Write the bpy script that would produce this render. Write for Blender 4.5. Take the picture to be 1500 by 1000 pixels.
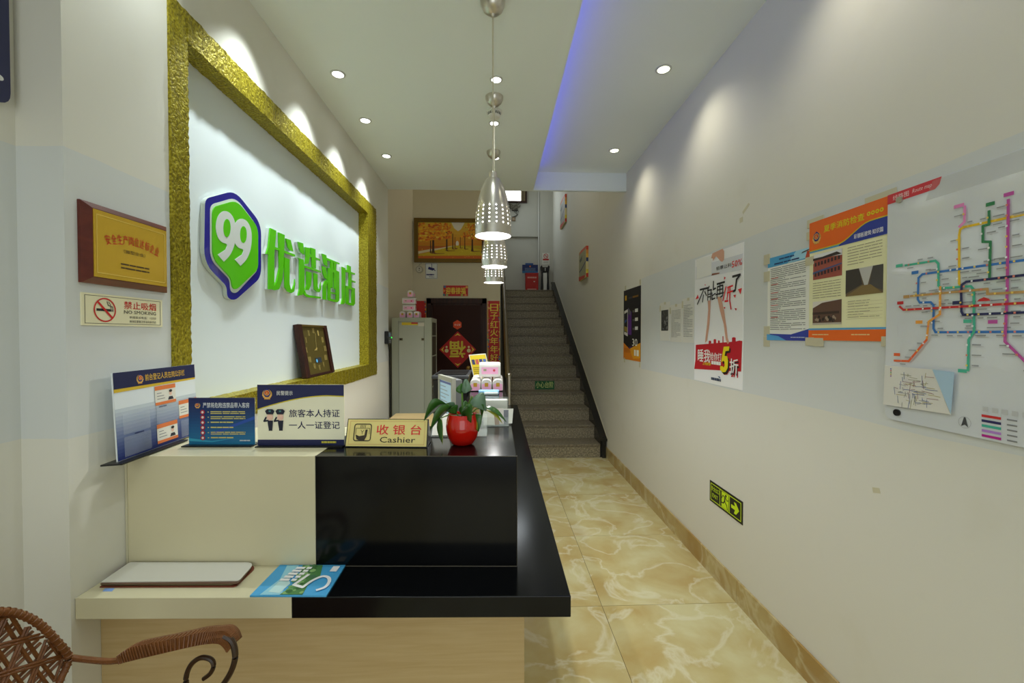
import bpy, bmesh, math, random
from mathutils import Vector, Matrix
R = random.Random(7)
V = Vector
PI = math.pi
for o in list(bpy.data.objects): bpy.data.objects.remove(o)
SC = bpy.context.scene
COL = SC.collection

# ------------------------------------------------------------------ camera, world, light, exposure
F = 618.0                       # focal length in pixels of the 1500 x 1000 frame
YAW = math.atan(24 / F); PITCH = math.atan(10 / F); CAM = V((0, 0, 1.5))
cd = bpy.data.cameras.new('camera'); cam = bpy.data.objects.new('camera', cd); COL.objects.link(cam)
cam.location = CAM; cam.rotation_euler = (PI / 2 - PITCH, 0, -YAW)
cd.sensor_width = 36; cd.lens = 36 * F / 1500; cd.clip_start = .02
SC.camera = cam
FW = V((math.sin(YAW) * math.cos(PITCH), math.cos(YAW) * math.cos(PITCH), -math.sin(PITCH)))
RT = V((math.cos(YAW), -math.sin(YAW), 0)); UP = RT.cross(FW)
def ray(x, y): return FW + RT * ((x - 750) / F) + UP * ((500 - y) / F)
def at(x, y, ax, val):          # the place on the plane (axis = val) that the photograph shows at x, y
    d = ray(x, y); return CAM + d * ((val - CAM[ax]) / d[ax])

w = bpy.data.worlds.new('world'); SC.world = w; w.use_nodes = True
w.node_tree.nodes['Background'].inputs[0].default_value = (.75, .85, 1, 1)
w.node_tree.nodes['Background'].inputs[1].default_value = .6
vs = SC.view_settings
vs.view_transform = 'Standard'; vs.look = 'None'; vs.gamma = 1; vs.use_curve_mapping = False
vs.exposure = 0.1
def area(name, loc, rot, sx, sy, e, col):
    l = bpy.data.lights.new(name, 'AREA'); l.shape = 'RECTANGLE'; l.size = sx; l.size_y = sy; l.energy = e; l.color = col
    o = bpy.data.objects.new(name, l); o.location = loc; o.rotation_euler = rot; COL.objects.link(o); return o
# daylight through the glass shopfront behind the camera and through the landing window
area('shopfront_daylight', (0.05, -2.42, 1.45), (PI / 2, 0, 0), 2.3, 2.5, 21, (.97, 1, .92))
area('stairwell_fill', (.35, 6.0, 5.25), (0, 0, 0), .5, .5, 11, (1, .97, .84))  # fill light added to brighten the back wall and stairs, no fitting there
area('landing_daylight', (.45, 9.9, 4.75), (-PI / 2, 0, 0), .6, .3, 3, (.85, .95, 1))
area('landing_side_daylight', (.25, 9.2, 4.4), (0, -PI / 2 + .5, 0), .5, .8, 3, (.8, .92, 1))
area('cove_strip', (.34, 1.4, 3.05), (PI, .9, 0), .04, 5.6, 3.6, (.06, .09, 1))

# ------------------------------------------------------------------ materials
def lin(c, k=1.0):
    o = []
    for v in c:
        v /= 255.0
        v = v / 12.92 if v <= .04045 else ((v + .055) / 1.055) ** 2.4
        o.append(min(.92, v * k))
    return (*o, 1)
MATS = {}
def mat(name, rgb, rough=.5, metal=0, k=1.0, emis=0, spec=.5, coat=0, trans=0, alpha=1, bump=0, bscale=60, vary=0, vscale=4):
    if name in MATS: return MATS[name]
    m = bpy.data.materials.new(name); m.use_nodes = True; MATS[name] = m
    nt = m.node_tree; b = nt.nodes['Principled BSDF']; c = lin(rgb, k)
    b.inputs['Base Color'].default_value = c; b.inputs['Roughness'].default_value = rough; b.inputs['Metallic'].default_value = metal
    b.inputs['Specular IOR Level'].default_value = spec; b.inputs['Coat Weight'].default_value = coat
    b.inputs['Transmission Weight'].default_value = trans; b.inputs['Alpha'].default_value = alpha
    if emis: b.inputs['Emission Color'].default_value = c; b.inputs['Emission Strength'].default_value = emis
    if bump or vary:
        tc = nt.nodes.new('ShaderNodeTexCoord'); n = nt.nodes.new('ShaderNodeTexNoise')
        nt.links.new(tc.outputs['Object'], n.inputs['Vector']); n.inputs['Scale'].default_value = bscale; n.inputs['Detail'].default_value = 4
        if bump:
            bp = nt.nodes.new('ShaderNodeBump'); bp.inputs['Strength'].default_value = bump; bp.inputs['Distance'].default_value = .01
            nt.links.new(n.outputs[0], bp.inputs['Height']); nt.links.new(bp.outputs[0], b.inputs['Normal'])
        if vary:
            n2 = nt.nodes.new('ShaderNodeTexNoise'); n2.inputs['Scale'].default_value = vscale; n2.inputs['Detail'].default_value = 5
            nt.links.new(tc.outputs['Object'], n2.inputs['Vector'])
            mx = nt.nodes.new('ShaderNodeMix'); mx.data_type = 'RGBA'
            mx.inputs[6].default_value = tuple(x * (1 - vary) for x in c[:3]) + (1,); mx.inputs[7].default_value = tuple(min(.95, x * (1 + vary)) for x in c[:3]) + (1,)
            nt.links.new(n2.outputs[0], mx.inputs[0]); nt.links.new(mx.outputs[2], b.inputs['Base Color'])
    return m
def ink(rgb, k=1.45, rough=.55):                     # printed colour
    return mat('ink_%d_%d_%d_%d' % (*rgb, int(k * 100)), rgb, rough, k=k)
def nodes(m): return m.node_tree, m.node_tree.nodes['Principled BSDF']
def ramp(nt, stops, interp='LINEAR'):
    r = nt.nodes.new('ShaderNodeValToRGB'); r.color_ramp.interpolation = interp
    e = r.color_ramp.elements
    while len(e) < len(stops): e.new(.5)
    for i, (p, c) in enumerate(stops): e[i].position = p; e[i].color = c
    return r
def wall_paint(name, base, band=None, z0=0, z1=0, ymax=99):
    m = mat(name, base, .75, bump=.02, bscale=14, k=1); nt, b = nodes(m)
    g = nt.nodes.new('ShaderNodeNewGeometry'); s = nt.nodes.new('ShaderNodeSeparateXYZ'); nt.links.new(g.outputs['Position'], s.inputs[0])
    n = nt.nodes.new('ShaderNodeTexNoise'); n.inputs['Scale'].default_value = 1.7; n.inputs['Detail'].default_value = 6; nt.links.new(g.outputs['Position'], n.inputs['Vector'])
    def mth(op, a, bb):
        q = nt.nodes.new('ShaderNodeMath'); q.operation = op
        for i, v in enumerate((a, bb)):
            if isinstance(v, (int, float)): q.inputs[i].default_value = v
            else: nt.links.new(v, q.inputs[i])
        return q.outputs[0]
    mx = nt.nodes.new('ShaderNodeMix'); mx.data_type = 'RGBA'
    mx.inputs[6].default_value = lin(base); mx.inputs[7].default_value = lin(band or base)
    if band:
        zz = mth('ADD', s.outputs[2], mth('MULTIPLY', mth('SUBTRACT', n.outputs[0], .5), .03))
        f = mth('MULTIPLY', mth('MULTIPLY', mth('GREATER_THAN', zz, z0), mth('LESS_THAN', zz, z1)), mth('LESS_THAN', s.outputs[1], ymax))
        nt.links.new(f, mx.inputs[0])
    else: mx.inputs[0].default_value = 0
    n3 = nt.nodes.new('ShaderNodeTexNoise'); n3.inputs['Scale'].default_value = 5; n3.inputs['Detail'].default_value = 8; nt.links.new(g.outputs['Position'], n3.inputs['Vector'])
    rr = ramp(nt, [(.25, (.975, .97, .955, 1)), (.4, (1, 1, 1, 1))]); nt.links.new(n3.outputs[0], rr.inputs[0])
    mu = nt.nodes.new('ShaderNodeMix'); mu.data_type = 'RGBA'; mu.blend_type = 'MULTIPLY'; mu.inputs[0].default_value = 1
    nt.links.new(mx.outputs[2], mu.inputs[6]); nt.links.new(rr.outputs[0], mu.inputs[7]); nt.links.new(mu.outputs[2], b.inputs['Base Color'])
    return m
CREAM = (225, 223, 211); BANDC = (216, 219, 216)
M_WR = wall_paint('paint_right_wall', CREAM, BANDC, 1.185, 2.02, 3.88)
M_WL = wall_paint('paint_left_wall', CREAM, BANDC, 1.235, 1.975)
M_WB = wall_paint('paint_back_wall', (216, 208, 184))
M_WS = wall_paint('paint_stairwell', (205, 204, 194))
M_CE = mat('ceiling_paint', (233, 240, 238), .8)
M_NICHE = mat('niche_paint', (230, 240, 242), .7)
M_CHROME = mat('brushed_steel', (205, 200, 190), .28, 1)
M_BLACKST = mat('black_stone', (9, 10, 12), .15, spec=.28, vary=.4, vscale=3)
M_DARKEDGE = mat('worn_edge', (70, 64, 52), .5)
M_WHITEST = mat('cream_laminate', (216, 208, 174), .25, vary=.04)
M_WOOD = mat('pale_wood', (205, 184, 150), .5)
def wood_grain(m, a, bcol, sc):
    nt, b = nodes(m); tc = nt.nodes.new('ShaderNodeTexCoord'); mp = nt.nodes.new('ShaderNodeMapping'); mp.inputs['Scale'].default_value = sc
    n = nt.nodes.new('ShaderNodeTexNoise'); n.inputs['Scale'].default_value = 3; n.inputs['Detail'].default_value = 7; n.inputs['Distortion'].default_value = .6
    nt.links.new(tc.outputs['Object'], mp.inputs[0]); nt.links.new(mp.outputs[0], n.inputs[0])
    r = ramp(nt, [(.3, lin(a)), (.7, lin(bcol))]); nt.links.new(n.outputs[0], r.inputs[0]); nt.links.new(r.outputs[0], b.inputs['Base Color'])
wood_grain(M_WOOD, (190, 162, 112), (201, 176, 128), (1.5, 14, 26))
M_DARKWOOD = mat('dark_wood', (48, 22, 14), .45, spec=.3); wood_grain(M_DARKWOOD, (34, 15, 10), (62, 28, 18), (12, 12, 1))
M_MAHOG = mat('mahogany', (92, 34, 24), .3); wood_grain(M_MAHOG, (78, 26, 20), (108, 44, 30), (10, 2, 10))
def marble(name, a, bb, c):
    m = mat(name, a, .16, spec=.5); nt, b = nodes(m)
    g = nt.nodes.new('ShaderNodeTexCoord'); oi = nt.nodes.new('ShaderNodeObjectInfo')
    va = nt.nodes.new('ShaderNodeVectorMath'); va.operation = 'MULTIPLY_ADD'; va.inputs[1].default_value = (1, 1, 1)
    cx = nt.nodes.new('ShaderNodeCombineXYZ'); mm = nt.nodes.new('ShaderNodeMath'); mm.operation = 'MULTIPLY'; mm.inputs[1].default_value = 17
    nt.links.new(oi.outputs['Random'], mm.inputs[0]); nt.links.new(mm.outputs[0], cx.inputs[2]); nt.links.new(mm.outputs[0], cx.inputs[0])
    nt.links.new(g.outputs['Object'], va.inputs[0]); nt.links.new(cx.outputs[0], va.inputs[2])
    n1 = nt.nodes.new('ShaderNodeTexNoise'); n1.inputs['Scale'].default_value = 3.6; n1.inputs['Detail'].default_value = 9; n1.inputs['Distortion'].default_value = .35
    n2 = nt.nodes.new('ShaderNodeTexNoise'); n2.inputs['Scale'].default_value = 2.8; n2.inputs['Detail'].default_value = 7; n2.inputs['Distortion'].default_value = .7
    for q in (n1, n2): nt.links.new(va.outputs[0], q.inputs['Vector'])
    r1 = ramp(nt, [(.35, lin(a)), (.52, lin(tuple((p + q) / 2 for p, q in zip(a, bb)))), (.68, lin(bb))]); nt.links.new(n1.outputs[0], r1.inputs[0])
    r2 = ramp(nt, [(.465, (0, 0, 0, 1)), (.5, (.6, .6, .6, 1)), (.535, (0, 0, 0, 1))]); nt.links.new(n2.outputs[0], r2.inputs[0])
    mx = nt.nodes.new('ShaderNodeMix'); mx.data_type = 'RGBA'; mx.inputs[7].default_value = lin(c)
    nt.links.new(r2.outputs[0], mx.inputs[0]); nt.links.new(r1.outputs[0], mx.inputs[6]); nt.links.new(mx.outputs[2], b.inputs['Base Color'])
    return m
M_TILE = marble('marble_tile', (210, 202, 154), (190, 166, 106), (226, 222, 192))
M_BASE = marble('marble_baseboard', (192, 174, 120), (170, 138, 78), (208, 196, 156))
def granite(name, a, bb, c, rough):
    m = mat(name, a, rough); nt, b = nodes(m); g = nt.nodes.new('ShaderNodeNewGeometry')
    n = nt.nodes.new('ShaderNodeTexNoise'); n.inputs['Scale'].default_value = 55; n.inputs['Detail'].default_value = 3; nt.links.new(g.outputs['Position'], n.inputs['Vector'])
    r = ramp(nt, [(.38, lin(a)), (.52, lin(bb)), (.66, lin(c))]); nt.links.new(n.outputs[0], r.inputs[0]); nt.links.new(r.outputs[0], b.inputs['Base Color'])
    return m
M_GRAN = granite('grey_granite', (116, 108, 88), (142, 133, 110), (172, 162, 138), .4)
M_GRANT = granite('worn_granite_tread', (100, 92, 74), (120, 111, 92), (140, 130, 110), .45)
M_CHEEK = mat('black_granite', (22, 22, 21), .22)
def gold_rough():
    m = mat('gold_stucco', (150, 138, 20), .38, .55); nt, b = nodes(m)
    g = nt.nodes.new('ShaderNodeNewGeometry'); n = nt.nodes.new('ShaderNodeTexNoise'); n.inputs['Scale'].default_value = 120; n.inputs['Detail'].default_value = 5; nt.links.new(g.outputs['Position'], n.inputs['Vector'])
    r = ramp(nt, [(.3, lin((108, 96, 10))), (.52, lin((164, 150, 28))), (.72, lin((202, 188, 62)))]); nt.links.new(n.outputs[0], r.inputs[0]); nt.links.new(r.outputs[0], b.inputs['Base Color'])
    bp = nt.nodes.new('ShaderNodeBump'); bp.inputs['Strength'].default_value = .9; bp.inputs['Distance'].default_value = .006
    nt.links.new(n.outputs[0], bp.inputs['Height']); nt.links.new(bp.outputs[0], b.inputs['Normal'])
    return m
M_GOLD = gold_rough()
M_ACRYL = mat('clear_acrylic', (235, 245, 240), .06, spec=.5, alpha=.16)
M_BLACKP = mat('black_plastic', (18, 18, 19), .35)
M_WHITEP = mat('white_plastic', (226, 226, 220), .4)
M_TAPE = mat('masking_tape', (206, 200, 170), .5)
M_RATTAN = mat('rattan', (116, 70, 32), .4, vary=.35, vscale=40, bump=.3, bscale=90)
M_PAPER = mat('white_paper', (226, 224, 214), .6)

# ------------------------------------------------------------------ builders
class MB:
    def __init__(s): s.v = []; s.f = []; s.mi = []; s.m = []; s.sm = []
    def mid(s, m):
        if m not in s.m: s.m.append(m)
        return s.m.index(m)
    def add(s, vs_, fs, m, smooth=False):
        b = len(s.v); s.v += [V(p) for p in vs_]; k = s.mid(m)
        for f in fs: s.f.append([b + i for i in f]); s.mi.append(k); s.sm.append(smooth)
        return s
    def box(s, x0, x1, y0, y1, z0, z1, m):
        if x0 > x1: x0, x1 = x1, x0
        if y0 > y1: y0, y1 = y1, y0
        return s.hexa([(x0, y0), (x1, y0), (x1, y1), (x0, y1)], z0, z1, m)
    def hexa(s, q, z0, z1, m):                        # upright prism over any outline
        n = len(q); vv = [(x, y, z0) for x, y in q] + [(x, y, z1) for x, y in q]
        return s.add(vv, [list(range(n))[::-1], list(range(n, 2 * n))] + [[i, (i + 1) % n, n + (i + 1) % n, n + i] for i in range(n)], m)
    def prism(s, P, uv, h0, h1, m, mside=None):       # outline in plane P, extruded along its normal
        n = len(uv); vv = [P.pt(a, b, h0) for a, b in uv] + [P.pt(a, b, h1) for a, b in uv]
        s.add(vv, [list(range(n, 2 * n))] + ([list(range(n))[::-1]]), m)
        s.add(vv, [[i, (i + 1) % n, n + (i + 1) % n, n + i] for i in range(n)], mside or m)
        return s
    def pbox(s, P, a0, a1, b0, b1, h0, h1, m): return s.prism(P, [(a0, b0), (a1, b0), (a1, b1), (a0, b1)], h0, h1, m)
    def tube(s, pts, r, m, n=8, closed=False):
        pts = [V(p) for p in pts]; N = len(pts); rs = r if isinstance(r, (list, tuple)) else [r] * N
        vv = []; up = V((0, 0, 1))
        for i, p in enumerate(pts):
            a = pts[(i - 1) % N] if (closed or i) else p; c = pts[(i + 1) % N] if (closed or i < N - 1) else p
            t = (c - a).normalized(); x = t.cross(up)
            if x.length < .05: x = t.cross(V((1, 0, 0)))
            x.normalize(); y = t.cross(x).normalized()
            for k in range(n): q = 2 * PI * k / n; vv.append(p + (x * math.cos(q) + y * math.sin(q)) * rs[i])
        ff = []
        for i in range(N if closed else N - 1):
            j = (i + 1) % N
            for k in range(n): ff.append([i * n + k, i * n + (k + 1) % n, j * n + (k + 1) % n, j * n + k])
        if not closed: ff += [list(range(n))[::-1], [(N - 1) * n + k for k in range(n)]]
        return s.add(vv, ff, m, True)
    def lathe(s, c, prof, m, n=24, cap0=False, cap1=False):
        vv = []; c = V(c)
        for r, z in prof:
            for k in range(n): q = 2 * PI * k / n; vv.append(c + V((r * math.cos(q), r * math.sin(q), z)))
        ff = [[i * n + k, i * n + (k + 1) % n, (i + 1) * n + (k + 1) % n, (i + 1) * n + k] for i in range(len(prof) - 1) for k in range(n)]
        if cap0: ff.append(list(range(n))[::-1])
        if cap1: ff.append([(len(prof) - 1) * n + k for k in range(n)])
        return s.add(vv, ff, m, True)
    def build(s, name, parent=None, bevel=0, seg=2, base=True):
        if not s.v: return None
        me = bpy.data.meshes.new(name); o = bpy.data.objects.new(name, me); COL.objects.link(o)
        if parent is not None:
            o.parent = parent; org = wloc(parent)
        else:
            xs = [p.x for p in s.v]; ys = [p.y for p in s.v]; org = V(((min(xs) + max(xs)) / 2, (min(ys) + max(ys)) / 2, min(p.z for p in s.v)))
            o.location = org
        me.from_pydata([p - org for p in s.v], [], s.f)
        for m in s.m: me.materials.append(m)
        me.polygons.foreach_set('material_index', s.mi); me.polygons.foreach_set('use_smooth', s.sm)
        if any(s.sm): me.set_sharp_from_angle(angle=math.radians(42))
        me.update()
        if bevel:
            bm = o.modifiers.new('bevel', 'BEVEL'); bm.width = bevel; bm.segments = seg; bm.limit_method = 'ANGLE'; bm.angle_limit = math.radians(40)
        return o
def wloc(o):
    l = V((0, 0, 0))
    while o is not None: l += o.location; o = o.parent
    return l
def tag(o, label, cat, group=None):
    o['label'] = label; o['category'] = cat
    if group: o['group'] = group
    return o
def thing(name, loc, label, cat, group=None):
    o = bpy.data.objects.new(name, None); o.empty_display_size = .05; COL.objects.link(o); o.location = loc
    return tag(o, label, cat, group)
def struct(o): o['kind'] = 'structure'; return o
def copy_tree(o, off, label=None, parent=None):
    c = o.copy(); COL.objects.link(c); c.parent = parent
    if parent is None: c.location = o.location + V(off)
    if label: c['label'] = label
    for ch in o.children: copy_tree(ch, off, None, c)
    return c
def box1(name, args, m, parent=None, bevel=0): return MB().box(*args, m).build(name, parent, bevel)

class Pl:                                             # a flat face: origin, right, up (normal = right x up)
    def __init__(s, o, u, v): s.o = V(o); s.u = V(u).normalized(); s.v = V(v).normalized(); s.n = s.u.cross(s.v).normalized()
    def pt(s, a, b, h=0): return s.o + s.u * a + s.v * b + s.n * h
    def px(s, x, y):
        d = ray(x, y); p = CAM + d * ((s.o - CAM).dot(s.n) / d.dot(s.n)) - s.o
        return (p.dot(s.u), p.dot(s.v))
def rightP(h=0, X=1.355): return Pl((X - h, 0, 0), (0, -1, 0), (0, 0, 1))
def leftP(h=0, X=-1.095): return Pl((X + h, 0, 0), (0, 1, 0), (0, 0, 1))
def frontP(Y): return Pl((0, Y, 0), (1, 0, 0), (0, 0, 1))

TXT = {}
def text_mesh(t, bold=0):
    if (t, bold) in TXT: return TXT[(t, bold)]
    c = bpy.data.curves.new('text', 'FONT'); c.body = t; c.resolution_u = 2; c.offset = 0
    o = bpy.data.objects.new('text', c); COL.objects.link(o)
    bpy.context.view_layer.update()
    me = bpy.data.meshes.new_from_object(o.evaluated_get(bpy.context.evaluated_depsgraph_get()))
    vv = [(p.co.x, p.co.y) for p in me.vertices]; ff = [list(p.vertices) for p in me.polygons]
    bpy.data.objects.remove(o); bpy.data.curves.remove(c); bpy.data.meshes.remove(me)
    x0 = min(p[0] for p in vv); x1 = max(p[0] for p in vv); y0 = min(p[1] for p in vv); y1 = max(p[1] for p in vv)
    vv = [((x - x0) / max(x1 - x0, 1e-6), (y - y0) / max(y1 - y0, 1e-6)) for x, y in vv]
    TXT[(t, bold)] = (vv, ff); return TXT[(t, bold)]

TINY = ('lettering', 'station_label', 'station_mark', 'legend', 'cover_print', 'map_print', 'print', 'maker_mark', 'offer', 'foliage', 'line_tag', 'border', 'table_rule')   # print too small to pick apart
class Print:                                          # flat print on a face, gathered into named parts
    def __init__(s, P, parent, k=1.3, h=.0006): s.P = P; s.par = parent; s.parts = {}; s.k = k; s.h = h
    def mb(s, part): return s.parts.setdefault(part, MB())
    def M(s, c): return c if not isinstance(c, tuple) else ink(c, s.k)
    def H(s, L): return s.h + L * .0005
    def poly(s, part, c, uv, L=0):
        s.cnt = (getattr(s, 'cnt', 0) + 1) % 44
        s.mb(part).add([s.P.pt(a, b, s.H(L) + s.cnt * .00001) for a, b in uv], [list(range(len(uv)))], s.M(c)); return s
    def pxpoly(s, part, c, pts, L=0): return s.poly(part, c, [s.P.px(*p) for p in pts], L)
    def rect(s, part, c, a0, b0, a1, b1, L=0): return s.poly(part, c, [(a0, b0), (a1, b0), (a1, b1), (a0, b1)], L)
    def disc(s, part, c, a, b, r, L=0, ry=None, n=24): return s.poly(part, c, [(a + r * math.cos(2 * PI * i / n), b + (ry or r) * math.sin(2 * PI * i / n)) for i in range(n)], L)
    def ring(s, part, c, a, b, r0, r1, L=0, n=32):
        vv = []
        for i in range(n):
            q = 2 * PI * i / n
            for r in (r0, r1): vv.append(s.P.pt(a + r * math.cos(q), b + r * math.sin(q), s.H(L)))
        s.mb(part).add(vv, [[2 * i, 2 * i + 1, 2 * ((i + 1) % n) + 1, 2 * ((i + 1) % n)] for i in range(n)], s.M(c)); return s
    def line(s, part, c, uv, wd, L=0):
        for (a, b) in zip(uv[:-1], uv[1:]):
            d = V((b[0] - a[0], b[1] - a[1])); l = d.length
            if l < 1e-7: continue
            d /= l; n = V((-d.y, d.x)) * wd / 2; e = d * wd * .3
            a2 = V(a) - e; b2 = V(b) + e
            s.poly(part, c, [tuple(a2 - n), tuple(b2 - n), tuple(b2 + n), tuple(a2 + n)], L)
        return s
    def pxline(s, part, c, pts, wd, L=0): return s.line(part, c, [s.P.px(*p) for p in pts], wd, L)
    def text(s, part, c, t, a0, b0, a1, b1, L=1, bold=.012, skew=0, rot=0):
        vv, ff = text_mesh(t, bold); W = a1 - a0; Hh = b1 - b0
        pts = []
        for x, y in vv:
            p = V((x * W + y * skew * Hh, y * Hh))
            if rot: q = p - V((W / 2, Hh / 2)); q = V((q.x * math.cos(rot) - q.y * math.sin(rot), q.x * math.sin(rot) + q.y * math.cos(rot))); p = q + V((W / 2, Hh / 2))
            pts.append(s.P.pt(a0 + p.x, b0 + p.y, s.H(L)))
        m = s.M(c); e = bold * .45 * Hh
        for i, (dx, dy) in enumerate(((0, 0), (1, .4), (-1, -.4), (0, 1)) if bold > .008 else ((0, 0),)):   # heavier strokes: the print repeated a hair apart
            s.mb(part).add([q + s.P.u * (dx * e) + s.P.v * (dy * e) + s.P.n * (i * .00002) for q in pts], ff, m)
        return s
    def pxtext(s, part, c, t, q, L=1, bold=.012, skew=0, rot=0):    # q: left, top, left-bottom, right px
        x0, y0, x1, y1 = q; a = s.P.px(x0, y1); b = s.P.px(x0, y0); d = s.P.px(x1, y1)
        return s.text(part, c, t, a[0], a[1], d[0], b[1], L, bold, skew, rot)
    def scribble(s, part, c, a0, b0, a1, b1, rows, th=.35, seed=1, L=1, full=.9):   # lines of print too small to read
        rr = random.Random(seed); st = (b1 - b0) / rows
        for i in range(rows):
            y = b1 - (i + .5) * st; x = a0; end = a0 + (a1 - a0) * (1 if rr.random() < full else rr.uniform(.3, .8))
            while x < end - 1e-5:
                l = min((a1 - a0) * rr.uniform(.12, .4), end - x)
                s.rect(part, c, x, y - st * th / 2, x + l * .96, y + st * th / 2, L); x += l + (a1 - a0) * .012
        return s
    def emblem(s, a, b, r, L=1, part='emblem'):
        s.disc(part, (196, 150, 60), a, b - r * .15, r, L); s.rect(part, (190, 130, 50), a - r * .62, b - r * 1.25, a + r * .62, b - r * .75, L)
        for i in range(7):
            q = PI * (1.08 + .84 * i / 6); s.disc(part, (214, 170, 90), a + r * .85 * math.cos(q), b - r * .15 + r * .85 * math.sin(q), r * .2, L + 1, n=8)
        s.poly(part, (28, 32, 110), [(a - .62 * r, b + .55 * r), (a, b + 1.05 * r), (a + .62 * r, b + .55 * r), (a + .7 * r, b - .2 * r), (a + .35 * r, b - .72 * r), (a - .35 * r, b - .72 * r), (a - .7 * r, b - .2 * r)], L + 2)
        s.disc(part, (222, 190, 110), a, b + .12 * r, .56 * r, L + 3, n=20); s.disc(part, (190, 30, 20), a, b + .12 * r, .47 * r, L + 4, n=20)
        s.rect(part, (224, 190, 90), a - .26 * r, b - .16 * r, a + .26 * r, b - .06 * r, L + 5); s.poly(part, (224, 190, 90), [(a - .3 * r, b + .08 * r), (a + .3 * r, b + .08 * r), (a + .12 * r, b + .2 * r), (a - .12 * r, b + .2 * r)], L + 5)
        for dx, dy in ((0, .42), (-.2, .33), (.2, .33)): s.disc(part, (232, 200, 90), a + dx * r, b + dy * r, .06 * r, L + 5, n=6)
        return s
    def done(s):
        for n, mb in s.parts.items():
            n = n.split('#')[0]; o = mb.build(n, s.par)
            if n in TINY: o['kind'] = 'stuff'
def sheet(name, P, quad, th, m, label, cat, group=None, part='sheet', h=0):
    """a flat thing standing on face P: quad = px (x0,y0)-(x1,y1) given as uv box"""
    a0, b0, a1, b1 = quad; c = P.pt((a0 + a1) / 2, b0, h)
    t = thing(name, c, label, cat, group); MB().pbox(P, a0, a1, b0, b1, h, h + th, m).build(part, t)
    return t
def uvbox(P, xl, ytl, ybl, xr):                       # px left edge (x, top, bottom) and right edge x
    a0, b1 = P.px(xl, ytl); _, b0 = P.px(xl, ybl); a1, _ = P.px(xr, ytl); return a0, b0, a1, b1
def lerp(a, b, t): return a + (b - a) * t
def arc_pts(pts, seg=5, rad=None):                    # rounded outline
    out = []; n = len(pts)
    for i in range(n):
        p = V(pts[i][:2]); a = V(pts[i - 1][:2]); b = V(pts[(i + 1) % n][:2]); r = pts[i][2] if len(pts[i]) > 2 else rad
        if not r: out.append(tuple(p)); continue
        da = (a - p); db = (b - p); ra = min(r, da.length * .48); rb = min(r, db.length * .48)
        A = p + da.normalized() * ra; B = p + db.normalized() * rb
        for k in range(seg + 1):
            t = k / seg; out.append(tuple(A * (1 - t) ** 2 + p * 2 * t * (1 - t) + B * t * t))
    return out

# ------------------------------------------------------------------ the room shell
XR, XL, XLN = 1.355, -1.095, -1.21      # right wall, left wall, left wall nearer the camera
ZC, ZCR = 2.985, 3.17                    # lowered and raised ceiling
YE, YB, YF, ZH = 4.36, 6.2, -2.5, 5.3    # end of the ceiling, back wall, shopfront, stairwell top
fl = struct(box1('floor', (-1.35, 1.5, YF, 6.3, -.06, -.004), mat('grout', (120, 104, 74), .8)))
TS = .808; x0s = [.587 - 3 * TS, .587 - 2 * TS, .587 - TS, .587]
tile_cache = {}
for i, xa in enumerate(x0s):
    for j in range(-6, 5):
        ya = 3.097 + j * TS; xb = xa + TS; yb = ya + TS
        xa2, xb2 = max(xa, -1.3), min(xb, 1.352); ya2, yb2 = max(ya, YF), min(yb, 6.2)
        if xb2 - xa2 < .05 or yb2 - ya2 < .05: continue
        g = .0014; key = (round(xb2 - xa2, 3), round(yb2 - ya2, 3)); c = V(((xa2 + xb2) / 2, (ya2 + yb2) / 2, 0))
        if key in tile_cache:
            o = tile_cache[key].copy(); COL.objects.link(o); o.location = c - wloc(fl)
        else:
            dx, dy = key[0] / 2 - g, key[1] / 2 - g
            o = MB().box(c.x - dx, c.x + dx, c.y - dy, c.y + dy, -.006, 0, M_TILE).build('tile', fl)
            me = o.data
            for v_ in me.vertices: v_.co -= c - wloc(fl)
            o.location = c - wloc(fl); tile_cache[key] = o
# baseboard of marble pieces along the right wall
bb = struct(box1('baseboard_right', (1.3535, XR, YF, 5.09, 0, .128), M_TAPE))
for j in range(-6, 4):
    ya = 2.285 + j * TS; yb = min(ya + TS, 5.09)
    ya = max(ya, YF)
    if yb > ya: MB().box(1.343, 1.3535, ya + .0008, yb - .0008, 0, .13, M_BASE).build('baseboard_tile', bb)
struct(box1('wall_right', (XR, XR + .1, YF, 10.3, 0, ZH), M_WR))
# left wall with the niche hole
nP = leftP(.01)
NY0, NZ1 = nP.px(250, 100)[0], 2.640; NY1, NZ0 = 3.91, 1.141
wl = MB()
wl.box(XL - .14, XL, 1.12, NY0, 0, ZC, M_WL).box(XL - .14, XL, NY1, YE, 0, ZC, M_WL).box(XL - .14, XL, NY0, NY1, 0, NZ0, M_WL).box(XL - .14, XL, NY0, NY1, NZ1, ZC, M_WL)
wl = struct(wl.build('wall_left'))
MB().box(XL - .13, -1.167, NY0, NY1, NZ0, NZ1, M_NICHE).build('niche_panel', wl)
struct(box1('wall_near_left', (XLN - .1, XLN, YF, 1.12, 0, ZC), M_WL))
wnl = MB().box(XLN - .1, XL - .14, 1.12, 1.24, 0, ZC, M_WL); struct(wnl.build('wall_corner_left'))
struct(box1('wall_recess_left', (-1.32, -1.2, YE - .0, YB, 0, ZH), M_WB))
struct(MB().box(-1.32, XL - .14, YE - .1, YE, 0, ZC, M_WB).box(-1.32, XR, YE, YE + .0015, ZC + .22, ZH, M_WB).build('wall_over_lobby'))
struct(box1('wall_back', (-1.32, .07, YB, YB + .12, 0, ZH), M_WB))
struct(box1('wall_stairwell', (-.05, .07, YB + .12, 10.3, 0, ZH), M_WS))
wlb = MB().box(1.05, XR, 10.0, 10.3, 2.5, ZH, M_WS).box(.07, 1.05, 10.08, 10.3, 3.95, ZH, M_WS).box(.07, 1.05, 10.05, 10.3, 3.83, 3.95, M_WS).box(.07, 1.05, 10.12, 10.3, 2.5, 3.83, M_WS)
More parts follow.
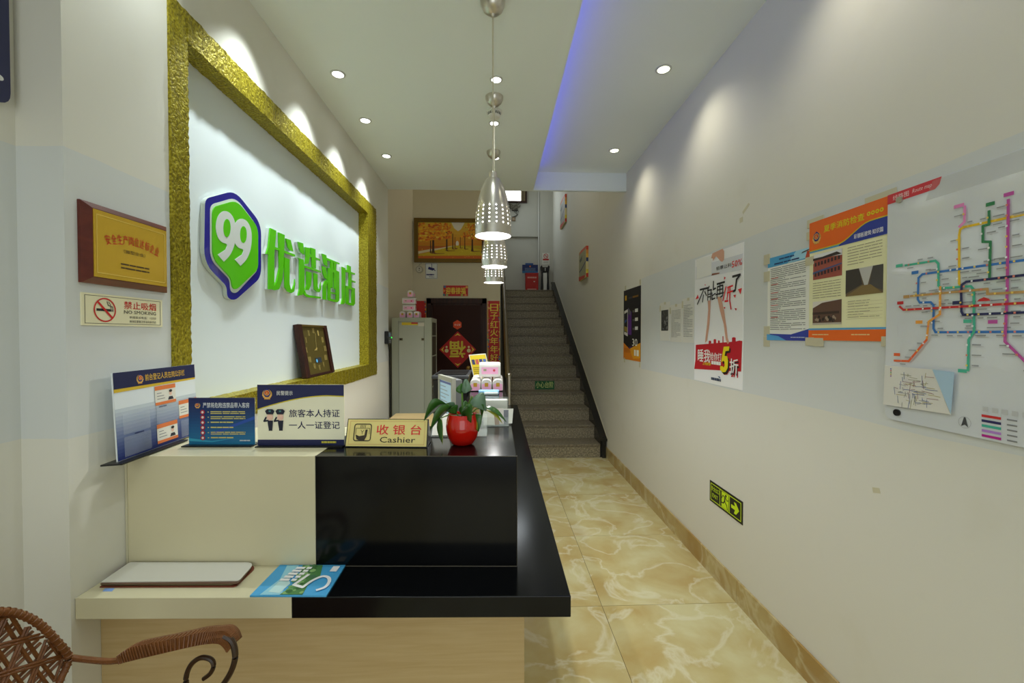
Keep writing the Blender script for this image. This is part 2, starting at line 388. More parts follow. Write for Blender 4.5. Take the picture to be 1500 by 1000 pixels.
wlb.tube([(1.03, 10.05, 2.5), (1.03, 10.05, ZH)], .018, M_WHITEP)
struct(wlb.build('wall_landing'))
struct(box1('floor_landing', (.07, XR, 9.72, 10.3, 2.44, 2.5), M_GRANT))
ce = MB()
ce.box(XLN - .1, .388, YF, YE, ZC, ZC + .035, M_CE)                       # lowered part
ce.box(.388, XR, YE - .012, YE, ZC, ZCR, M_CE)                            # fascia at the end
ce.box(XLN - .1, XR, YE, YE + .02, ZC - .001, ZH * 0 + ZCR + .06, M_CE)
ce.box(.05, XR, YF, YE, ZCR, ZCR + .06, M_CE)                             # raised part with the light cove
ce.box(.05, .07, YF, YE, ZC + .035, ZCR, M_CE)
struct(ce.build('ceiling'))
struct(box1('ceiling_stairwell', (-1.32, XR, YE, 10.3, ZH, ZH + .05), M_WS))
# the shopfront behind the camera: posts, header and glass
sf = MB().box(-1.31, -1.15, YF - .1, YF, 0, ZC, M_WL).box(1.25, XR, YF - .1, YF, 0, ZC, M_WL).box(-1.15, 1.25, YF - .1, YF, 2.75, ZCR, M_WL)
struct(sf.build('wall_front'))

# ------------------------------------------------------------------ stairs
RIS, TRD, SY, SX0, SX1 = .1667, .309, 5.09, .17, 1.275
st = thing('staircase', (.72, SY, 0), 'grey granite staircase climbing to the landing behind the lobby', 'staircase')
for n in range(15):
    y = SY + n * TRD; z = n * RIS
    MB().box(SX0, SX1, y, y + .02, z, z + RIS - .028, M_GRAN).build('riser', st)
    MB().box(SX0, SX1, y - .012, y + TRD + .02 if n < 14 else 9.72, z + RIS - .028, z + RIS, M_GRANT).build('tread', st, .004)
sk = MB()
def sloped(x0, x1, y0, y1, dz0, dz1, m, mb):
    s_ = RIS / TRD; q = lambda y: (y - SY) * s_
    vv = [(x, y, q(y) + d) for x in (x0, x1) for y, d in ((y0, dz0), (y1, dz0), (y1, dz1), (y0, dz1))]
    mb.add(vv, [[0, 1, 2, 3], [7, 6, 5, 4], [0, 4, 5, 1], [3, 2, 6, 7], [0, 3, 7, 4], [1, 5, 6, 2]], m)
sloped(SX1, XR - .002, SY + .01, SY + 14.6 * TRD, -.02, .235, M_CHEEK, sk)
sk.box(SX1 + .02, XR - .015, SY - .03, SY + .05, 0, .25, M_CHEEK)
sk.build('skirting', st)
cp = MB(); sloped(SX1 - .012, XR - .002, SY - .045, SY + 14.6 * TRD, .235, .262, M_CHEEK, cp); cp.build('skirting_cap', st)
cl = MB(); sloped(XR - .006, XR - .001, SY - .045, SY + 14.6 * TRD, .262, .272, M_TAPE, cl); cl.build('cap_joint', st)
t = thing('step_sign', (0, 0, 0), 'small green caution sign stuck on a stair riser', 'sign')
P = frontP(SY + 4 * TRD - .0006); a0, b0, a1, b1 = uvbox(P, 783.5, 556.5, 570.2, 812)
t.location = P.pt(a0, b0)
MB().pbox(P, a0, a1, b0, b1, 0, .002, ink((14, 84, 44))).build('plate', t)
p = Print(P, t, h=.0026); p.text('lettering', (198, 210, 130), '小心台阶', lerp(a0, a1, .05), lerp(b0, b1, .16), lerp(a0, a1, .95), lerp(b0, b1, .84), bold=.015); p.done()
# railing
rl = thing('stair_railing', (.15, SY, 0), 'brown handrail on dark balusters along the left of the stairs', 'railing')
sl = RIS / TRD
hr = MB(); hr.tube([(.145, SY + .0, 1.0), (.145, SY + 14.2 * TRD, 1.0 + 14.2 * RIS)], .032, mat('rail_brown', (104, 88, 52), .35), 10); hr.build('handrail', rl)
np_ = MB(); np_.tube([(.16, SY - .08, 0), (.16, SY - .08, 1.01)], .021, M_CHROME, 12); np_.lathe((.16, SY - .08, 1.01), [(.024, 0), (.03, .012), (.024, .03), (.004, .036)], M_CHROME, 12, True, True); np_.build('newel_post', rl)
MB().box(.07, SX0, SY + .05, SY + .3, 0, .17, M_CHEEK).build('stringer_foot', rl)
sg = MB(); sloped(.08, SX0, SY + .05, SY + 14.4 * TRD, -.1, .2, mat('stringer', (74, 66, 48), .5), sg); sg.build('stringer', rl)
MDK = mat('baluster_dark', (30, 27, 23), .4)
for i in range(28):
    y = SY + .1 + i * TRD / 2; zb = (y - SY) * sl + .18; zt = 1.0 + (y - SY) * sl
    MB().tube([(.125, y, zb), (.125, y, lerp(zb, zt, .35)), (.125, y, lerp(zb, zt, .5)), (.125, y, lerp(zb, zt, .65)), (.125, y, zt)], [.008, .008, .017, .008, .008], MDK, 6).build('baluster', rl)

# ------------------------------------------------------------------ reception counter
ZL, ZT, LT = .815, 1.142, .056
def fy(x): return lerp(1.13, 1.088, (x + 1.1) / 1.3)          # ledge front, a little askew to the room
def by(x): return lerp(1.285, 1.236, (x + 1.1) / 1.162)       # front of the raised block
rc = thing('reception_counter', (-.4, 1.3, 0), 'two-level reception counter in black stone and cream laminate', 'counter')
XM = -.533; XG = .197; XW = XL + .001; XBK = .063
MB().hexa([(XW, fy(XW)), (XM, fy(XM)), (XM, by(XM) + .02), (XW, by(XW) + .02)], ZL - LT, ZL, M_WHITEST).build('cream_ledge', rc, .0015)
MB().hexa([(XM, fy(XM)), (XG, fy(XG)), (.212, 4.095), (XBK - .02, 4.095), (XBK - .02, by(XBK) + .02), (XM, by(XM) + .02)], ZL - LT, ZL, M_BLACKST).build('black_ledge', rc, .002)
MB().hexa([(XW, by(XW)), (XM, by(XM)), (XM, 1.66), (XW, 1.66)], ZL, ZT, M_WHITEST).build('cream_upstand', rc, .0015)
MB().hexa([(XM, by(XM)), (XBK, by(XBK)), (XBK, 4.05), (-.165, 4.05), (-.165, 1.66), (XM, 1.66)], ZL, ZT, M_BLACKST).build('black_upstand', rc, .0025)
ed = MB()
ed.tube([(XM, by(XM) + .001, ZT - .0008), (XBK, by(XBK) + .001, ZT - .0008)], .0014, M_DARKEDGE, 6).tube([(XM, by(XM) - .001, ZL), (XBK, by(XBK) - .001, ZL + .0005)], .0016, M_DARKEDGE, 6)
ed.tube([(XBK, by(XBK) + .001, ZT), (XBK, by(XBK), ZL)], .0012, M_DARKEDGE, 6).build('worn_joint', rc)
MB().box(XW, .082, 1.2, 1.222, 0, ZL - LT, M_WOOD).build('front_panel', rc)
MB().box(.06, .082, 1.222, 4.05, 0, ZL - LT, M_WOOD).build('side_panel', rc)
MB().box(XW, XW + .006, by(XW) - .003, by(XW) + .006, ZL, ZT, M_TAPE).build('corner_bead', rc)
MB().box(-.95, -.166, 2.0, 4.05, .72, .75, M_WOOD).build('staff_desk', rc)
MB().box(-.95, -.92, 2.0, 4.05, 0, .72, M_WOOD).build('desk_leg', rc)

# ------------------------------------------------------------------ gold niche frame
def rough_box(name, y0, y1, z0, z1, parent):
    """frame rail with a rough hand-trowelled skin: finely divided box, its vertices jittered"""
    x0, x1 = -1.166, -1.087; mb = MB(); rr = random.Random(name + str(y0)); st_ = .011
    def grid(o, du, dv, nu, nv):
        vv = []
        for i in range(nu + 1):
            for j in range(nv + 1):
                q = V(o) + V(du) * (i / nu) + V(dv) * (j / nv)
                k = math.sin(q.x * 431 + q.y * 173 + q.z * 377) + math.sin(q.y * 611 + q.z * 197 + 1.3) + math.sin(q.y * 89 - q.z * 533 + q.x * 91)
                vv.append(q + V((.0012 * k, .0009 * math.sin(k * 3 + q.z * 300), .0009 * math.cos(k * 2.3 + q.y * 300))))
        mb.add(vv, [[i * (nv + 1) + j, (i + 1) * (nv + 1) + j, (i + 1) * (nv + 1) + j + 1, i * (nv + 1) + j + 1] for i in range(nu) for j in range(nv)], M_GOLD, True)
    ny = max(2, int((y1 - y0) / st_)); nz = max(2, int((z1 - z0) / st_)); nx = 7
    grid((x1, y0, z0), (0, y1 - y0, 0), (0, 0, z1 - z0), ny, nz)
    grid((x0, y0, z1), (x1 - x0, 0, 0), (0, y1 - y0, 0), nx, ny); grid((x0, y0, z0), (0, y1 - y0, 0), (x1 - x0, 0, 0), ny, nx)
    grid((x0, y0, z0), (x1 - x0, 0, 0), (0, 0, z1 - z0), nx, nz); grid((x0, y1, z0), (0, 0, z1 - z0), (x1 - x0, 0, 0), nz, nx)
    return mb.build(name, parent)
FWD = .108; IZ0, IZ1, IY0, IY1 = 1.245, 2.535, NY0 + .084, 3.66
gf = thing('gold_frame', (-1.12, 2.7, NZ0), 'rough gold stucco frame around the lit sign niche', 'frame')
rough_box('left_rail', NY0, IY0, NZ0, NZ1, gf); rough_box('right_rail', IY1, NY1, NZ0, NZ1, gf)
rough_box('top_rail', IY0, IY1, IZ1, NZ1, gf); rough_box('bottom_rail', IY0, IY1, NZ0, IZ0, gf)

# ------------------------------------------------------------------ sign in the niche
M_GRN = mat('green_acrylic', (92, 208, 6), .25, coat=.3); M_BLU = mat('blue_acrylic', (24, 22, 150), .18, coat=.5); M_SIDE = mat('acrylic_side', (206, 216, 210), .1)
P = leftP(0, -1.166)
LP_ = leftP(0, -1.154)                      # plane of the sign faces, for tracing
sp = lambda x, y: LP_.px(280 + x / 5.556, 270 + y / 5.556)
so = [(100, 115, .03), (345, 50, .06), (560, 320, .06), (560, 755, .05), (345, 945, .03), (280, 925, .03), (278, 830, .02), (92, 640, .06)]
si = [(140, 165, .03), (350, 105, .05), (528, 345, .04), (528, 700, .03), (350, 890, .03), (305, 870, .02), (300, 775, .02), (140, 610, .04)]
sg_ = [(152, 185, .03), (350, 128, .05), (525, 350, .04), (525, 690, .03), (345, 858, .03), (312, 840, .02), (305, 765, .02), (152, 600, .04)]
cvt = lambda q: arc_pts([(*sp(x, y), r) for x, y, r in q])
lg = thing('logo_sign', LP_.pt(*sp(320, 940)), 'blue and green hexagonal logo sign reading 99 in the niche', 'sign')
MB().prism(P, cvt(so), .001, .0115, M_SIDE).build('backing', lg)
MB().prism(LP_, cvt(so), 0, .006, M_BLU, M_SIDE).build('blue_plate', lg)
MB().prism(LP_, cvt(si), .006, .0075, mat('logo_white', (222, 228, 224), .4)).build('white_plate', lg)
MB().prism(LP_, cvt(sg_), .0075, .012, M_GRN).build('green_plate', lg)
GP = leftP(0, -1.154 + .0122); gs = lambda x, y: GP.px(280 + x / 5.556, 270 + y / 5.556)
def nine(dx, dy, k):
    o = [(362 - 105, 213), (205 + 10, 255), (195, 340), (212, 430), (250, 475), (297, 483), (278, 530), (215, 572), (265, 628), (318, 575), (350, 500), (362, 420), (362, 330), (340, 262), (305, 222)]
    h = [(288, 275), (265, 300), (258, 355), (265, 410), (288, 435), (310, 410), (319, 355), (312, 300)]
    tr = lambda q: [gs(197 + (x - 197) * k + dx, 213 + (y - 213) * k + dy) for x, y in q]
    return arc_pts([(*q, .03 if i not in (6, 7, 8) else 0) for i, q in enumerate(tr(o))], 4), arc_pts([(*q, .03) for q in tr(h)], 4)
nm = MB(); M_W9 = mat('logo_white', (222, 228, 224), .4)
for d in ((0, 0, 1.0), (140, 63, .93)):
    o_, h_ = nine(*d); nm.prism(GP, o_, 0, .0012 + .0004 * (d[0] > 0), M_W9)
    nn = MB().prism(GP, h_, .0012, .0024, M_GRN); nn.build('numeral_eye', lg)
nm.build('numeral_99', lg)
# raised green characters, stroke by stroke
cs = lambda x, y: LP_.px(380 + x / 6.667, 320 + y / 6.667)
CH = {
 '优': [[(88, 92), (147, 118), (128, 340), (128, 690), (72, 690), (72, 350), (48, 345), (70, 270)],
       [(170, 135), (230, 160), (218, 480), (205, 600), (175, 690), (130, 700), (110, 690), (150, 610), (178, 480)],
       [(128, 275), (332, 352), (330, 372), (128, 297)],
       [(228, 378), (277, 398), (277, 640), (290, 690), (305, 690), (325, 640), (330, 590), (334, 640), (322, 712), (295, 728), (258, 712), (232, 670)],
       [(240, 193), (288, 210), (314, 322), (285, 312), (262, 280)]],
 '选': [[(362, 226), (412, 242), (424, 352), (396, 335), (378, 300)], [(352, 380), (415, 400), (424, 470), (424, 700), (405, 745), (362, 752), (376, 690), (376, 400)],
       [(430, 278), (480, 290), (474, 390), (462, 440), (430, 445), (440, 380)], [(486, 283), (532, 300), (537, 490), (500, 480)],
       [(476, 352), (577, 398), (576, 412), (476, 372)], [(428, 458), (586, 512), (585, 528), (428, 478)],
       [(445, 515), (495, 530), (486, 650), (465, 700), (432, 695), (446, 650)], [(515, 528), (552, 545), (552, 660), (562, 695), (576, 680), (584, 620), (586, 690), (570, 720), (548, 715), (520, 690)],
       [(424, 700), (440, 735), (470, 748), (583, 765), (582, 782), (450, 768), (420, 745)]],
 '酒': [[(600, 342), (640, 358), (652, 470), (625, 450), (612, 420)], [(598, 462), (636, 475), (652, 600), (625, 580), (608, 540)], [(645, 600), (655, 620), (640, 660), (640, 795), (608, 788), (610, 650), (625, 610)],
       [(632, 378), (770, 435), (768, 448), (632, 402)], [(655, 480), (682, 490), (682, 805), (655, 795)], [(735, 505), (765, 520), (766, 800), (745, 818), (682, 805), (682, 782), (735, 795)],
       [(655, 480), (765, 520), (755, 540), (655, 505)], [(680, 412), (704, 420), (702, 680), (680, 670)], [(712, 425), (735, 435), (733, 690), (716, 690)], [(680, 715), (738, 728), (738, 742), (680, 730)]],
 '店': [[(795, 470), (828, 485), (826, 820), (808, 838), (785, 835), (798, 780)], [(848, 453), (882, 468), (882, 525), (848, 512)], [(830, 500), (922, 535), (921, 550), (830, 520)],
       [(862, 520), (886, 530), (888, 680), (862, 672)], [(880, 598), (926, 615), (925, 628), (880, 615)], [(836, 655), (860, 662), (860, 840), (836, 832)], [(890, 672), (920, 682), (922, 830), (905, 852), (858, 842), (858, 820), (890, 828)], [(836, 655), (920, 682), (915, 705), (836, 678)]],
}
pos = {'优': 'first', '选': 'second', '酒': 'third', '店': 'last'}
for ch, strokes in CH.items():
    q0 = cs(*strokes[0][0]); tl = thing('sign_character', LP_.pt(q0[0], min(cs(*p)[1] for s_ in strokes for p in s_)), 'raised green character %s, %s of four beside the hexagonal logo' % (ch, pos[ch]), 'sign', 'green characters in the niche')
    fm = MB(); bm_ = MB()
    for i, s_ in enumerate(strokes):
        uv = [cs(*p) for p in s_]; fm.prism(LP_, uv, .004 + i * .0002, .010 + i * .0002, M_GRN); bm_.prism(P, uv, .0005, .0145, M_SIDE)
    fm.build('face', tl); bm_.build('backing', tl)

# clock leaning in the niche
CY0, CY1 = at(446, 555, 0, -1.10).y, at(487, 546, 0, -1.10).y
ck = thing('clock', (-1.11, (CY0 + CY1) / 2, IZ0), 'brown wooden clock with roman numerals leaning in the niche', 'clock')
CP = Pl((-1.1, CY0, IZ0 + .0015), (0, 1, 0), (-.052, 0, .312)); cw = CY1 - CY0; chh = .316
MB().pbox(CP, .035, cw - .035, .008, chh - .008, -.012, .004, mat('clock_face', (96, 84, 36), .35, .3)).build('face', ck)
MB().pbox(CP, 0, .05, 0, chh, -.012, .016, M_DARKWOOD).build('left_side', ck, .003); MB().pbox(CP, cw - .04, cw, 0, chh, -.012, .016, M_DARKWOOD).build('right_side', ck, .003)
MB().pbox(CP, .05, cw - .04, chh - .012, chh, -.012, .012, mat('clock_gilt', (120, 96, 40), .3, .6)).build('top_bar', ck); MB().pbox(CP, .05, cw - .04, 0, .014, -.012, .012, M_DARKWOOD).build('bottom_bar', ck)
p = Print(CP, ck, h=.0046); gl = mat('clock_gold', (214, 190, 112), .3, .3)
NUM = ['XII', 'I', 'II', 'III', 'IIII', 'V', 'VI', 'VII', 'VIII', 'IX', 'X', 'XI']
for i, t_ in enumerate(NUM):
    q = PI / 2 - i * PI / 6; a = cw * .52 + .135 * math.cos(q) * 1.02; b = chh * .52 + .118 * math.sin(q); wd = .008 + .007 * len(t_)
    p.text('numeral#%d' % i, gl, t_, a - wd / 2, b - .017, a + wd / 2, b + .017, 1, .01)
p.line('hands', gl, [(cw * .52, chh * .52), (cw * .58, chh * .84)], .004, 2); p.line('hands', gl, [(cw * .46, chh * .50), (cw * .56, chh * .54)], .006, 2); p.disc('hands', gl, cw * .52, chh * .52, .009, 3)
p.rect('date_window', (30, 38, 44), cw * .42, chh * .25, cw * .64, chh * .35, 1); p.disc('date_window', (90, 170, 220), cw * .47, chh * .29, .011, 2)
p.done()

# ------------------------------------------------------------------ ceiling lamps
def spot(loc, e, col, ang=95, blend=.9, aim=None, rad=.03):
    l = bpy.data.lights.new('lamp_light', 'SPOT'); l.energy = e; l.color = col; l.spot_size = math.radians(ang); l.spot_blend = blend; l.shadow_soft_size = rad
    o = bpy.data.objects.new('lamp_light', l); o.location = loc; COL.objects.link(o)
    d = V(aim or (0, 0, -1)); o.rotation_euler = d.to_track_quat('-Z', 'Y').to_euler()
    return o
E_COOL = mat('lamp_cool', (255, 255, 250), emis=9); E_WARM = mat('lamp_warm', (255, 246, 214), emis=8)
M_RING = mat('lamp_ring', (200, 202, 196), .35)
def downlight(x, y, z, r, em, label, group):
    t = thing('ceiling_downlight', (x, y, z - .006), label, 'downlight', group)
    MB().lathe((x, y, z), [(r, 0), (r, -.003), (r * .93, -.006), (r * .74, -.006), (r * .72, -.002)], M_RING, 24).build('trim_ring', t)
    MB().lathe((x, y, z - .0025), [(r * .72, 0), (r * .5, -.0015), (.001, -.002)], em, 24).build('lamp_glass', t)
COOL = (.88, .97, .98); WARM = (1.0, .94, .75)
for i, (x, y, la) in enumerate(((495, 108, 'nearest'), (535, 176, 'middle'), (566, 228, 'farthest'))):
    q = at(x, y, 2, ZC); downlight(q.x, q.y, ZC, .042, E_COOL, 'white recessed downlight over the gold frame, %s of three' % la, 'downlights beside the left wall')
for y in (1.34, 1.89, 2.455, 2.975, 3.55): spot((-.9, y, ZC - .02), 44 if y > 1.5 else 16, COOL, 86, 1, (-.08, 0, -1), .02)
for i, (x, y, la) in enumerate(((727, 116, 'nearest'), (724, 180, 'middle'), (726, 231, 'farthest'))):
    q = at(x, y, 2, ZC); downlight(q.x, q.y, ZC, .038, E_COOL, 'white recessed downlight in line with the pendant lamps, %s of three' % la, 'downlights over the counter')
    spot((q.x, q.y, ZC - .02), 12, COOL, 110, 1)
for y in (1.9, 1.3, .7, .1, -.6, -1.3): spot((.0, y, ZC - .02), 10, COOL, 120, 1)  # extra spots without fittings, added to brighten the floor and, by bounce, the ceiling
for i, (x, y, la) in enumerate(((972, 101, 'nearer'), (900, 220, 'farther'))):
    q = at(x, y, 2, ZCR); downlight(q.x, q.y, ZCR, .05, E_WARM, 'warm white recessed downlight near the right wall, %s of two' % la, 'downlights beside the right wall')
for y in (.3, 1.47, 2.642, 3.81): spot((1.06, y, ZCR - .02), 11.5, WARM, 125, 1, (.12, 0, -1))

# pendant lamps: a perforated steel bell round a glowing glass
E_PEND = mat('pendant_glass', (255, 255, 255), emis=5)
def pendant(x, y, zb, label):
    t = thing('pendant_lamp', (x, y, zb), label, 'pendant lamp', 'steel pendant lamps over the counter')
    MB().lathe((x, y, ZC), [(.056, 0), (.055, -.012), (.045, -.036), (.028, -.052), (.010, -.058), (.006, -.07), (.004, -.07)], M_CHROME, 32, False, True).build('ceiling_cup', t)
    MB().tube([(x, y, ZC - .06), (x, y, zb + .275)], .0032, mat('cord', (196, 190, 168), .5), 8).build('cord', t)
    MB().lathe((x, y, zb), [(.012, .288), (.017, .286), (.019, .28), (.019, .256), (.017, .252)], M_CHROME, 24, True).build('neck', t)
    prof = lambda z: .0805 * (1 - max(0, (z - .02) / .262) ** 2.1) ** .62 if z > .02 else .0805   # radius by height
    n = 16; mb = MB(); c = V((x, y, zb)); sub = 3
    zs = [.038 + .0185 * i for i in range(6)]
    def P_(q, z): r = prof(z); return c + V((r * math.cos(q), r * math.sin(q), z))
    # plain bands
    def band(za, zb_, k, m=48):
        pr = [lerp(za, zb_, i / k) for i in range(k + 1)]; mb.lathe(c, [(max(prof(z), .016), z) for z in pr], M_CHROME, m)
    band(0, zs[0], 2); band(zs[-1], .2555, 16)
    for i in range(n):
        qa = 2 * PI * i / n; qb = 2 * PI * (i + 1) / n; qm = (qa + qb) / 2; rim = .0037 / .08
        for j in range(5):
            z0, z1 = zs[j], zs[j + 1]; zm = (z0 + z1) / 2
            h0 = qm - 2.2 * rim; h1 = qm + 2.2 * rim
            vv = [P_(h0, z0), P_(h1, z0), P_(h1, z1), P_(h0, z1)] + [P_(qm + rim * math.cos(PI * (k / 6) - 2.356), zm + .0037 * math.sin(PI * (k / 6) - 2.356)) for k in range(12)]
            ff = []
            for k in range(12):
                ff.append([4 + k, 4 + (k + 1) % 12, (k // 3 + (1 if k % 3 == 2 else 0)) % 4 if False else k // 3])
                if k % 3 == 2: ff.append([k // 3, 4 + (k + 1) % 12, (k // 3 + 1) % 4])
            mb.add(vv, [f[::-1] for f in ff], M_CHROME, True)
        for (a, b) in ((qa, qm - 2.2 * rim), (qm + 2.2 * rim, qb)):
            for j in range(5): mb.add([P_(a, zs[j]), P_(b, zs[j]), P_(b, zs[j + 1]), P_(a, zs[j + 1])], [[0, 1, 2, 3]], M_CHROME, True)
    mb.build('shade', t)
    MB().lathe((x, y, zb), [(.001, .004), (.0775, .004), (.0775, .02), (.073, .05), (.068, .1), (.055, .14), (.03, .16), (.001, .165)], E_PEND, 32).build('glass', t)
    spot((x, y, zb - .03), 13, (1, 1, .97), 165, .6)
for (cx, cy_, bx, by_, la) in ((722, 2, 722, 346, 'nearest and largest in view'), (724, 142, 724, 391, 'middle one of three'), (723, 222, 722, 414, 'farthest of three')):
    q = at(cx, cy_, 2, ZC); z = at(bx, by_, 1, q.y).z; pendant(q.x, q.y, z, 'perforated steel pendant lamp, ' + la)
q = at(724, 163, 2, ZC); t = thing('smoke_detector', (q.x, q.y, ZC - .045), 'white round smoke detector on the ceiling between two pendant cups', 'smoke detector')
MB().lathe((q.x, q.y, ZC), [(.052, 0), (.052, -.012), (.046, -.014)], M_WHITEP, 28, False, True).build('base', t)
db = MB().lathe((q.x, q.y, ZC), [(.046, -.014), (.044, -.03), (.034, -.042), (.001, -.046)], M_WHITEP, 28).build('dome', t)
for k in range(9):
    a = PI * (1.15 + .7 * k / 8); MB().box(q.x + .044 * math.cos(a) - .003, q.x + .044 * math.cos(a) + .003, q.y + .044 * math.sin(a) - .002, q.y + .044 * math.sin(a) + .004, ZC - .031, ZC - .016, M_BLACKP).build('vent_slot', t)

# ------------------------------------------------------------------ things on the left wall
WP = leftP(); PF = leftP(.02)
a0, b0, a1, b1 = 1.153, 1.638, 1.443, 1.855
pq = thing('award_plaque', WP.pt((a0 + a1) / 2, b0), 'gold award plaque in a mahogany frame above the no smoking sign', 'plaque')
mb = MB(); o4 = [(a0, b0), (a1, b0), (a1, b1), (a0, b1)]; i4 = [(a0 + .02, b0 + .016), (a1 - .016, b0 + .016), (a1 - .016, b1 - .016), (a0 + .02, b1 - .016)]
mb.add([WP.pt(*q, .0005) for q in o4] + [WP.pt(*q, .008) for q in o4] + [WP.pt(*q, .02) for q in i4], [[3, 2, 1, 0], [8, 9, 10, 11]] + [[i, (i + 1) % 4, 4 + (i + 1) % 4, 4 + i] for i in range(4)] + [[4 + i, 4 + (i + 1) % 4, 8 + (i + 1) % 4, 8 + i] for i in range(4)], M_MAHOG); mb.build('frame', pq)
M_PLATE = mat('gold_plate', (222, 182, 56), .25, .4)
g = (a0 + .022, b0 + .018, a1 - .018, b1 - .018); MB().pbox(PF, g[0], g[2], g[1], g[3], 0, .0016, M_PLATE).build('plate', pq)
p = Print(PF, pq, h=.002); gx = lambda t: lerp(g[0], g[2], t); gy = lambda t: lerp(g[1], g[3], t)
for s_ in ((.03, .06, .97, .075), (.03, .925, .97, .94), (.03, .06, .04, .94), (.96, .06, .97, .94)): p.rect('border', mat('gold_line', (236, 206, 100), .3, .3), gx(s_[0]), gy(s_[1]), gx(s_[2]), gy(s_[3]))
tt = '安全生产岗位达标企业'
for i, ch in enumerate(tt):
    u_ = (i - 4.5) / 4.5; a = gx(.5 + u_ * .34); b = gy(.66 - .07 * u_ * u_); p.text('lettering', (170, 26, 18), ch, a - .0079, b - .0135, a + .0079, b + .0135, 1, .016, 0, -u_ * .28)
p.text('lettering', (60, 44, 20), '（微型企业）', gx(.36), gy(.44), gx(.66), gy(.50)); p.scribble('lettering', (70, 54, 26), gx(.32), gy(.17), gx(.72), gy(.29), 2, .4, 3)
p.done()
a0, b0 = WP.px(118, 476); a1 = WP.px(236.5, 470)[0]; b1 = WP.px(118, 427.5)[1]
ns = sheet('no_smoking_sign', WP, (a0, b0, a1, b1), .003, ink((212, 204, 172)), 'cream no smoking plate under the award plaque on the left wall', 'sign', part='plate')
p = Print(WP, ns, h=.0034); sx = lambda t: lerp(a0, a1, t); sy = lambda t: lerp(b0, b1, t)
for q in ((.03, .06, .97, .075), (.03, .925, .97, .94), (.03, .06, .036, .94), (.964, .06, .97, .94)): p.rect('border', (80, 74, 60), sx(q[0]), sy(q[1]), sx(q[2]), sy(q[3]))
cx_, cy_ = sx(.245), sy(.5); r_ = (b1 - b0) * .385
p.rect('pictogram', (26, 24, 22), cx_ - r_ * .75, cy_ - r_ * .1, cx_ + r_ * .55, cy_ + r_ * .1, 1); p.rect('pictogram', (120, 116, 100), cx_ + r_ * .57, cy_ - r_ * .1, cx_ + r_ * .78, cy_ + r_ * .1, 1)
p.line('pictogram', (90, 86, 76), [(cx_ + .7 * r_, cy_ + .15 * r_), (cx_ + .7 * r_, cy_ + .3 * r_), (cx_ + .3 * r_, cy_ + .4 * r_), (cx_ + .2 * r_, cy_ + .7 * r_)], .0025, 1); p.line('pictogram', (90, 86, 76), [(cx_ + .55 * r_, cy_ + .15 * r_), (cx_ + .5 * r_, cy_ + .45 * r_), (cx_ + .35 * r_, cy_ + .7 * r_)], .002, 1)
p.ring('pictogram', (190, 26, 22), cx_, cy_, r_ * .89, r_, 2); p.line('pictogram', (190, 26, 22), [(cx_ - .66 * r_, cy_ + .66 * r_), (cx_ + .66 * r_, cy_ - .66 * r_)], .0058, 2)
p.text('lettering', (190, 30, 24), '禁止吸烟', sx(.47), sy(.58), sx(.9), sy(.84), 1, .022); p.text('lettering', (46, 44, 40), 'NO SMOKING', sx(.47), sy(.42), sx(.9), sy(.535), 1, .004)
p.text('lettering', (90, 86, 76), '举报投诉电话：12320', sx(.535), sy(.26), sx(.9), sy(.345)); p.text('lettering', (90, 86, 76), '海淀区爱国卫生运动委员会', sx(.535), sy(.12), sx(.9), sy(.205)); p.done()
# dark blue board near the camera
BP = leftP(0, XLN); yb_ = 1.105
bs = thing('corner_board', (XLN + .01, .8, 1.9), 'dark blue board with rounded corner at the upper left edge', 'sign')
zb_ = at(5, 152, 0, XLN + .02).z
MB().prism(BP, arc_pts([(.5, zb_, .02), (yb_ - .01, zb_, .035), (yb_ - .01, 2.75, .035), (.5, 2.75, .02)]), .001, .018, mat('navy_board', (46, 50, 88), .3)).build('panel', bs)
p = Print(leftP(.018, XLN), bs, h=.0008)
p.rect('lettering', (206, 208, 206), 1.052, zb_ + .09, 1.066, zb_ + .2); p.rect('lettering', (206, 208, 206), 1.052, zb_ + .215, 1.066, zb_ + .4); p.disc('lettering', (206, 208, 206), 1.07, zb_ + .06, .01, ry=.007); p.done()
# access terminal with its cable at the end of the left wall
dq = at(566, 485, 0, XL); dv = thing('access_terminal', (XL + .02, 4.28, dq.z - .15), 'small black access terminal with green light at the wall end', 'terminal')
MB().box(XL + .001, XL + .038, 4.20, 4.335, dq.z - .125, dq.z, M_BLACKP).build('body', dv, .004)
MB().box(XL + .038, XL + .0395, 4.225, 4.31, dq.z - .055, dq.z - .015, mat('terminal_screen', (96, 120, 150), .2)).build('screen', dv)
kp = Print(leftP(.038), dv, h=.0008)
for i in range(3):
    for j in range(3): kp.rect('key#%d%d' % (i, j), (120, 122, 124), 4.232 + i * .028, dq.z - .115 + j * .017, 4.252 + i * .028, dq.z - .104 + j * .017)
kp.done()
MB().box(XL + .030, XL + .0405, 4.328, 4.3365, dq.z - .07, dq.z - .058, mat('green_led', (30, 255, 70), emis=4)).build('indicator', dv)
MB().tube([(XL + .02, 4.27, dq.z - .12), (XL + .022, 4.3, dq.z - .2), (XL + .012, 4.35, dq.z - .28), (XL + .01, 4.372, dq.z - .5), (XL + .012, 4.372, dq.z - .8), (XL + .008, 4.372, dq.z - 1.2)], .006, M_BLACKP, 6).build('cable', dv)

# ------------------------------------------------------------------ signs and things on the counter
def stand_base(P, a0, a1, b0, t, ext=.012):
    MB().pbox(P, a0 - ext, a1 + ext * .3, b0, b0 + .004, -.05, .02, M_BLACKP).build('foot', t)
